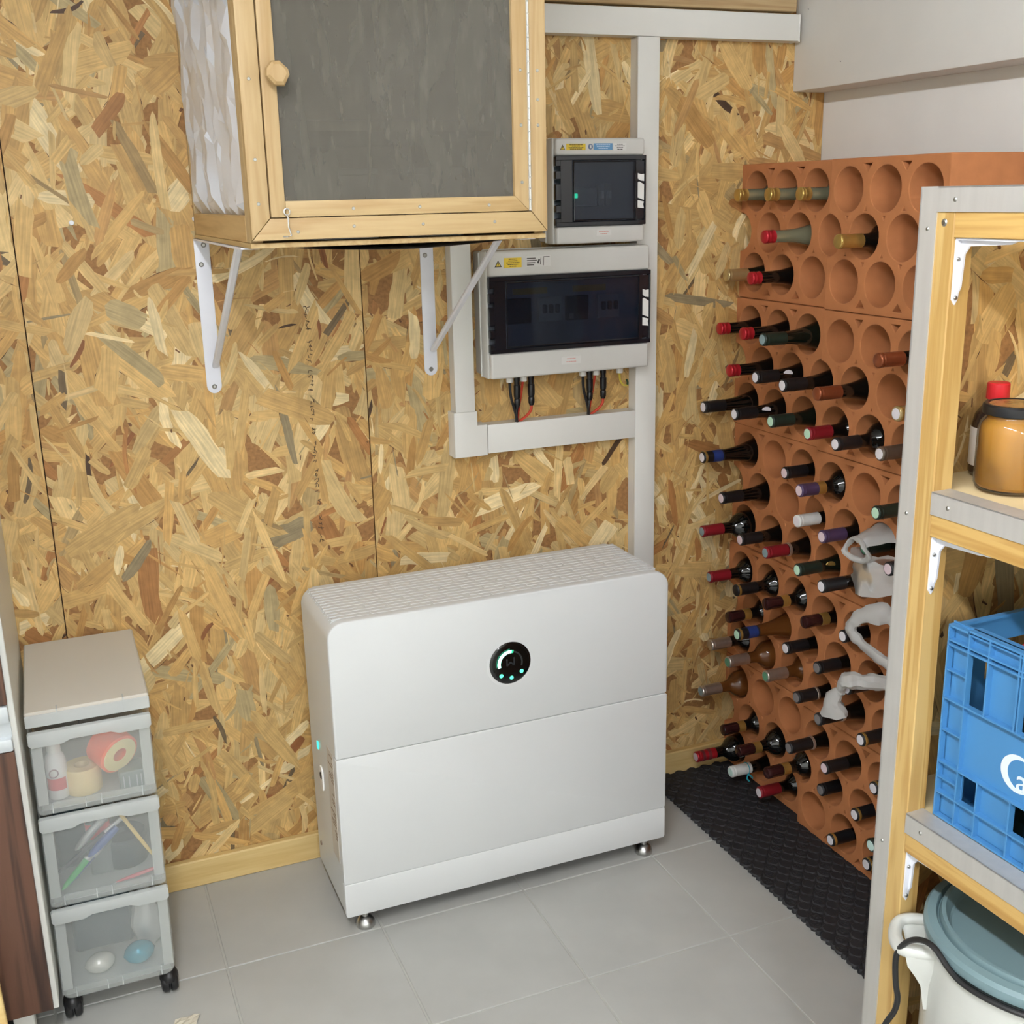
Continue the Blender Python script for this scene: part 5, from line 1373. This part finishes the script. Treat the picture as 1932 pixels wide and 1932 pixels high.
# emblem: crescent with letter a
CRW = plain('emblem_white', rgb(222, 232, 236), 0.4, var=0.01)
ec_y, ec_z, er = 0.130, 0.807, 0.0285
cres = []
for q in range(35, 326, 10): cres.append((ec_y-er*0.98*math.cos(R(q))*-1.0, ec_z+er*math.sin(R(q))*0.92))
for q in range(310, 49, -10): cres.append((ec_y+0.006+er*0.80*math.cos(R(q)), ec_z+er*0.76*math.sin(R(q))))
em = cbuild(G().prism([(y0-a, b) for a, b in cres], 'x', xin-0.0006, xin+0.0005), 'emblem', CRW, smooth=0)
me = text_mesh('letter_a', 'a', 0.046)
me.transform(Matrix.Translation((xin-0.0004-(cx0+CDP/2), y0-0.138-(cy1-CLN/2), ec_z-0.008-TOPS[2])) @ Matrix(((0, 0, -1, 0), (-1, 0, 0, 0), (0, 1, 0, 0), (0, 0, 0, 1))))
o = link('emblem_letter', me, CRW, em)
# bottles in the crate
for i, (bx_, by_) in enumerate(((0.088, -0.165), (0.088, -0.265), (0.088, -0.365))):
    lab = ['dark bottle with red cap inside the blue crate, end nearest the shelf post', 'dark bottle with red cap in the middle of the blue crate', 'dark bottle with red cap in the near end of the blue crate'][i]
    b_ = thing('water_bottle', L3(bx_, by_, cz0+0.0045), lab, 'bottle', 'bottles inside the blue crate')
    G().lathe([(0, 0), (0.036, 0), (0.038, 0.004), (0.038, 0.15), (0.03, 0.19), (0.016, 0.23), (0.0135, 0.25), (0.0135, 0.262)], (0, 0, 0), 'z', 20).build('bottle_body', plain('dark_green_bottle', rgb(22, 34, 30), 0.1, coat=0.3), b_, world=False)
    G().lathe([(0.015, 0.255), (0.0155, 0.256), (0.015, 0.272), (0.013, 0.274), (0, 0.274)], (0, 0, 0), 'z', 18).build('bottle_cap', plain('cap_red', rgb(206, 40, 46), 0.35), b_, world=False)

# preserving pot under the shelf
pr_ = 0.173
pt = thing('preserving_pot', L3(0.1247, -0.212, 0), 'large white electric preserving pot with grey-blue lid under the lower shelf', 'pot', rotz=R(1.444))
POT = plain('enamel_white', rgb(204, 206, 199), 0.28, var=0.02, coat=0.2)
G().lathe([(0, 0.03), (0.150, 0.03), (0.162, 0.036), (0.164, 0.05), (0.1655, 0.475), (0.1655, 0.48)], (0, 0, 0), 'z', 64).build('pot_body', POT, pt, world=False)
G().lathe([(0.150, 0.03), (0.155, 0.0), (0.140, 0.0), (0.140, 0.03)], (0, 0, 0), 'z', 48).build('pot_base', BLACK_MATT, pt, world=False)
G().lathe([(0.1645, 0.478), (0.168, 0.480), (0.169, 0.484), (0.168, 0.487), (0.1635, 0.488), (0.148, 0.486)], (0, 0, 0), 'z', 64).build('steel_rim', STEEL, pt, world=False)
pt.scale = (0.9626, 0.9626, 1.083)
LIDM = plain('lid_greyblue', rgb(112, 136, 140), 0.42, var=0.05, scale=12)
ld = G().lathe([(0.156, 0.486), (0.163, 0.488), (0.1700, 0.491), (0.1712, 0.495), (0.1706, 0.503), (0.166, 0.508), (0.1545, 0.510), (0.153, 0.508), (0.1515, 0.503), (0.1495, 0.503), (0.148, 0.510), (0.1465, 0.514), (0.141, 0.514), (0.139, 0.511), (0.134, 0.497), (0.131, 0.495), (0.06, 0.499), (0.0, 0.501)], (0, 0, 0), 'z', 80).build('lid', LIDM, pt, 32, world=False)
G().lathe([(0.026, 0.51), (0.024, 0.53), (0.03, 0.542), (0.026, 0.548), (0, 0.55)], (0, 0, 0), 'z', 24).build('lid_knob', BLACK, ld, world=False)
def pot_handle(a):
    d = Vector((math.cos(R(a)), math.sin(R(a)), 0)); s = Vector((-d.y, d.x, 0))
    def Q(o, l, z): return d*(0.1635+o)+s*l+Vector((0, 0, z))
    g = G()
    g.tube(spline([Q(-0.006, -0.040, 0.474), Q(0.022, -0.040, 0.473), Q(0.040, -0.030, 0.471), Q(0.046, 0, 0.469), Q(0.040, 0.030, 0.471), Q(0.022, 0.040, 0.473), Q(-0.006, 0.040, 0.474)], 5), 0.0105, 10, flat=0.8)
    # flared foot below each arm of the grip
    for sg in (-1, 1):
        lo = []
        for (z, o_, la, lb) in ((0.470, 0.034, 0.050, 0.026), (0.455, 0.030, 0.049, 0.020), (0.438, 0.018, 0.044, 0.016), (0.422, 0.009, 0.038, 0.014), (0.385, 0.002, 0.036, 0.010)):
            lo.append([g.bm.verts.new(Q(oo, sg*ll, z)) for oo, ll in ((-0.008, la), (o_, la), (o_, lb), (-0.008, lb))])
        for A, B in zip(lo, lo[1:]):
            for i in range(4): g.bm.faces.new((A[i], A[(i+1) % 4], B[(i+1) % 4], B[i]))
        g.bm.faces.new(lo[0]); g.bm.faces.new(list(reversed(lo[-1])))
    g.build('handle', POT, pt, 50, world=False)
pot_handle(141); pot_handle(-39)
pc = thing('power_cable', L3(0.03, -0.04, 0), 'black power cable looping over the handle of the white pot', 'cable')
pts = [L3(0.1247+0.1665*math.cos(R(q)), -0.212+0.1665*math.sin(R(q)), 0.5255) for q in range(275, 184, -15)]
pts += [L3(*p) for p in ((-0.0430, -0.200, 0.532), (-0.045, -0.171, 0.549), (-0.046, -0.145, 0.544), (-0.049, -0.123, 0.525), (-0.052, -0.111, 0.497), (-0.052, -0.114, 0.455), (-0.050, -0.118, 0.431), (-0.048, -0.112, 0.404), (-0.047, -0.095, 0.368), (-0.050, -0.076, 0.31), (-0.06, -0.06, 0.2), (-0.08, -0.05, 0.05), (-0.08, -0.08, 0.006), (-0.06, -0.2, 0.005))]
G().tube(spline(pts, 6), 0.0042, 10).build('cord', CBL_BLACK, pc)
